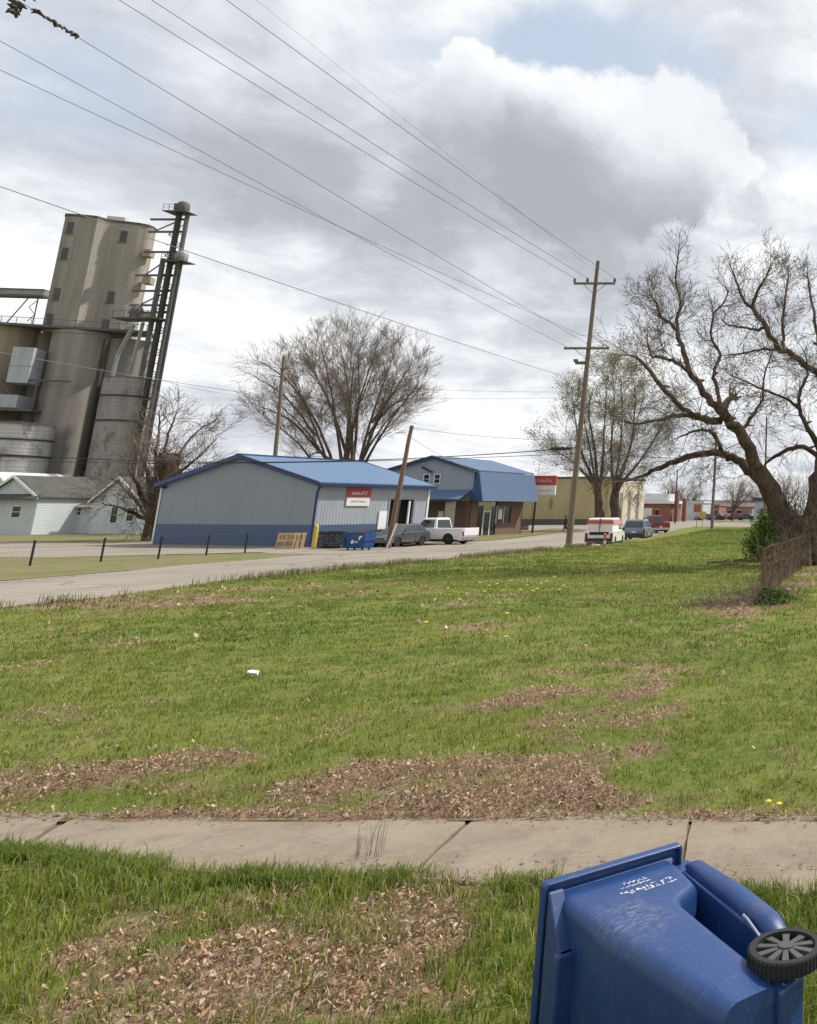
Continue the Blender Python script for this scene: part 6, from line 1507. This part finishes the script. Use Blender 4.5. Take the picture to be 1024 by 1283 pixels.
far_tree('small greenish tree left of the plain pole beyond the crossing', 862, 230, 604, 8, 62, (3500, .1, .4, [(.15, .16, .07), (.12, .12, .05)], 4))
far_tree('small rusty tinted tree beside the brick chimney', 838, 200, 596, 6, 63, (1500, .08, .3, [(.17, .12, .08)], 5))
far_tree('bare tree far right showing under the heavy fork', 985, 170, 585, 8, 64)
far_tree('small dense bush like tree at the far end of the street', 945, 240, 612, 9, 65, (3500, .1, .4, [(.14, .14, .07), (.15, .11, .07)], 6))
far_tree('leafy green treetop peeping over the office ridge', 548, 135, 566, 5, 67, (4500, .09, .3, [(.06, .10, .03), (.09, .13, .04)], 7), 'green_tree')

# green bush at the foot of the big tree, brush along the rusty fence
bx_, by_ = gp(968, 706)
gb = thing('green_bush', 'bright green leafy bush against the left side of the gnarled trunk', 'bush', (bx_, by_ - 1.2, 0))
GP = [(.11, .19, .03), (.16, .27, .05), (.07, .13, .025), (.20, .31, .07)]
for k, (x, y, z, a, h) in enumerate([(0, 0, 1.3, 1.0, 1.1), (.4, .2, 2.2, .7, .75), (-.35, -.1, .8, .8, .7), (.55, 0, .7, .7, .6), (.1, -.3, 1.9, .6, .6)]):
    leafmass('foliage', x, y, z, a, a, h, 2600 if k == 0 else 1500, .07, GP, 50 + k, gb)
b = MB()
for k in range(14): b.tube([(random.uniform(-.3, .3), random.uniform(-.3, .3), -.1), (random.uniform(-.6, .6), random.uniform(-.5, .5), 1.2), (random.uniform(-.8, .8), random.uniform(-.6, .6), 2.2)], [.03, .02, .008], 5)
b.build('stem', M_TWIG2, gb)
M_RUSTF = mat('rusty fence', (.16, .095, .065), .9, .35, 6)
rf = thing('rusty_fence', 'old rusty wire fence tangled with dead vines running back to the big tree', 'fence', (-4.35, 24.8, 0))
fy = [0, 1.6, 3.3, 5.0, 7.0, 9.2, 11.6]
for i, y in enumerate(fy):
    b = MB(); b.tube([(-.03 * y, y, -.1), (-.03 * y + random.uniform(-.08, .08), y, 1.42)], .045, 7); b.build('post', M_RUSTF, rf, True)
b = MB()
for z in (.15, .45, .75, 1.05, 1.32): b.tube([(-.03 * y, y, z + random.uniform(-.04, .04) + .1) for y in fy], .007, 4)
for k in range(38):
    y = k * .31; b.tube([(-.03 * y, y, .15), (-.03 * y, y, 1.42)], .006, 3)
b.build('wire_mesh', M_RUSTF, rf)
T5 = Tree(71); twv = dict(wig=.35, up=.07, uplen=9, kids={2: 3, 1: 3}, ang=(15, 70), len=(.5, .9), rmin=.004)
for k in range(75):
    y = random.uniform(0, 12.2) ** 1.0; x = -.03 * y + random.gauss(0, .10)
    h = random.uniform(.5, 1.5); T5.segs.append(([Vector((x, y, 0)), Vector((x + random.gauss(0, .1), y + random.gauss(0, .15), h * .5)), Vector((x + random.gauss(0, .12), y + random.gauss(0, .2), h))], [.016, .013, .006]))
    T5.twig(Vector((x, y, random.uniform(.1, 1.2))), Vector((random.gauss(0, .6), random.gauss(0, .8), .6)), random.uniform(.3, .8), .010, 1, twv)
def brush(name, T, loc, m, label, cat):
    V = []; Fq = []; off = 0
    for pts, rs in T.segs:
        P = np.array([tuple(p) for p in pts]); m_ = len(P); th = 2*np.pi*np.arange(3)/3; dd = P[-1] - P[0]; dd /= np.linalg.norm(dd) + 1e-9
        a = np.array([0, 0, 1.]) if abs(dd[2]) < .9 else np.array([1., 0, 0]); u = np.cross(dd, a); u /= np.linalg.norm(u); w = np.cross(dd, u)
        V.append((P[:, None, :] + (np.cos(th)[:, None]*u + np.sin(th)[:, None]*w)[None] * np.array(rs)[:, None, None]).reshape(-1, 3))
        idx = off + np.arange(m_*3).reshape(m_, 3); nx = np.roll(idx, -1, 1); Fq.append(np.stack([idx[:-1], nx[:-1], nx[1:], idx[1:]], -1).reshape(-1, 4)); off += m_*3
    Fq = np.concatenate(Fq); o = np_mesh(name, np.concatenate(V), Fq.ravel(), np.full(len(Fq), 4), m); o.location = loc
    return tag(o, label, cat) if label else o
M_VINE = mat('dead vine stems', (.17, .13, .10), .95, .4, 3)
o = brush('dead_vines', T5, (-4.35, 24.8, .1), M_VINE, 'tangle of dead brown vines climbing the rusty fence', 'vine')
T6 = Tree(72)
for k in range(190):
    a = random.uniform(0, 6.28); r = random.uniform(.6, 1.25); z = random.uniform(0, 2.6)
    p = Vector((r * math.cos(a) * (1 - z * .12), r * math.sin(a) * (1 - z * .12), z)); T6.twig(p, Vector((random.gauss(0, .35), random.gauss(0, .35), 1)), random.uniform(.6, 1.9), .018, 1, dict(twv, wig=.22))
brush('trunk_vines', T6, (tbase.x + .1, D, 0), M_VINE, 'dead vine stems clinging round the gnarled trunk foot', 'vine')
T7 = Tree(73)
for k in range(150):
    p = Vector((random.gauss(0, .35), random.gauss(0, .35), 0)); T7.twig(p, Vector((random.gauss(0, .6), random.gauss(0, .5), .8)), random.uniform(.2, .75), .009, 1, dict(twv, wig=.35))
x, y = gp(962, 762); brush('brush_pile', T7, (x, y, .1), M_VINE, 'knee high dead brush at the near end of the rusty fence', 'brush')
T8 = Tree(74)
for k in range(260):
    p = Vector((random.gauss(0, .6), random.gauss(0, .4), 0)); T8.twig(p, Vector((random.gauss(0, 1), random.gauss(0, 1), .35)), random.uniform(.2, .6), .007, 1, dict(twv, wig=.3, up=0))
x, y = gp(918, 768); brush('brush_pile', T8, (x, y, .1), M_VINE, 'low flat heap of dead twigs left of the rusty fence end', 'brush')
lf = leafmass('fence_foot_weeds', 0, 0, .25, .45, .6, .3, 700, .06, [(.06, .11, .02), (.09, .14, .03)], 91); lf.location = (gp(968, 766)[0], gp(968, 766)[1], 0); tag(lf, 'dark green weeds at the foot of the first rusty fence post', 'weeds')
# logs / prunings at the tree foot
for i, (px, py, rz, L, lab) in enumerate([(905, 711, .2, 1.3, 'grey fallen branch lying left of the green bush'), (930, 708, -.3, .9, 'short grey fallen branch nearest the green bush'), (918, 714, .05, 1.0, 'grey fallen branch lying nearest the camera by the bush')]):
    x, y = gp(px, py); b = MB(); b.tube([(-L/2, 0, .06), (-.1, .08, .10), (L/2, 0, .07)], [.07, .06, .03], 7); b.tube([(-.1, .08, .1), (.3, .5, .2)], [.04, .015], 5)
    tag(b.build('fallen_branch', M_BARK2, None, True, loc=(x, y, .12), rz=rz), lab, 'branch')

eb = thing('added_shade_shrub', 'unseen dark round shrub added past the right frame edge to shade the lawn', 'shrub', (.45, 16.7, .1))  # added out of view to cast a soft shadow on the lawn
for k, (x, y, z, a, h) in enumerate([(0, 0, 1.2, .95, 1.2), (.5, .3, 1.9, .7, .8), (.3, -.4, .8, .8, .8)]): leafmass('foliage', x, y, z, a, a, h, 2500, .06, [(.03, .06, .02), (.045, .08, .025)], 80 + k, eb)
b = MB(); b.tube([(0, 0, -.1), (.1, 0, 1.0), (.2, 0, 2.0)], [.08, .05, .02], 7); b.build('stem', M_TWIG2, eb)
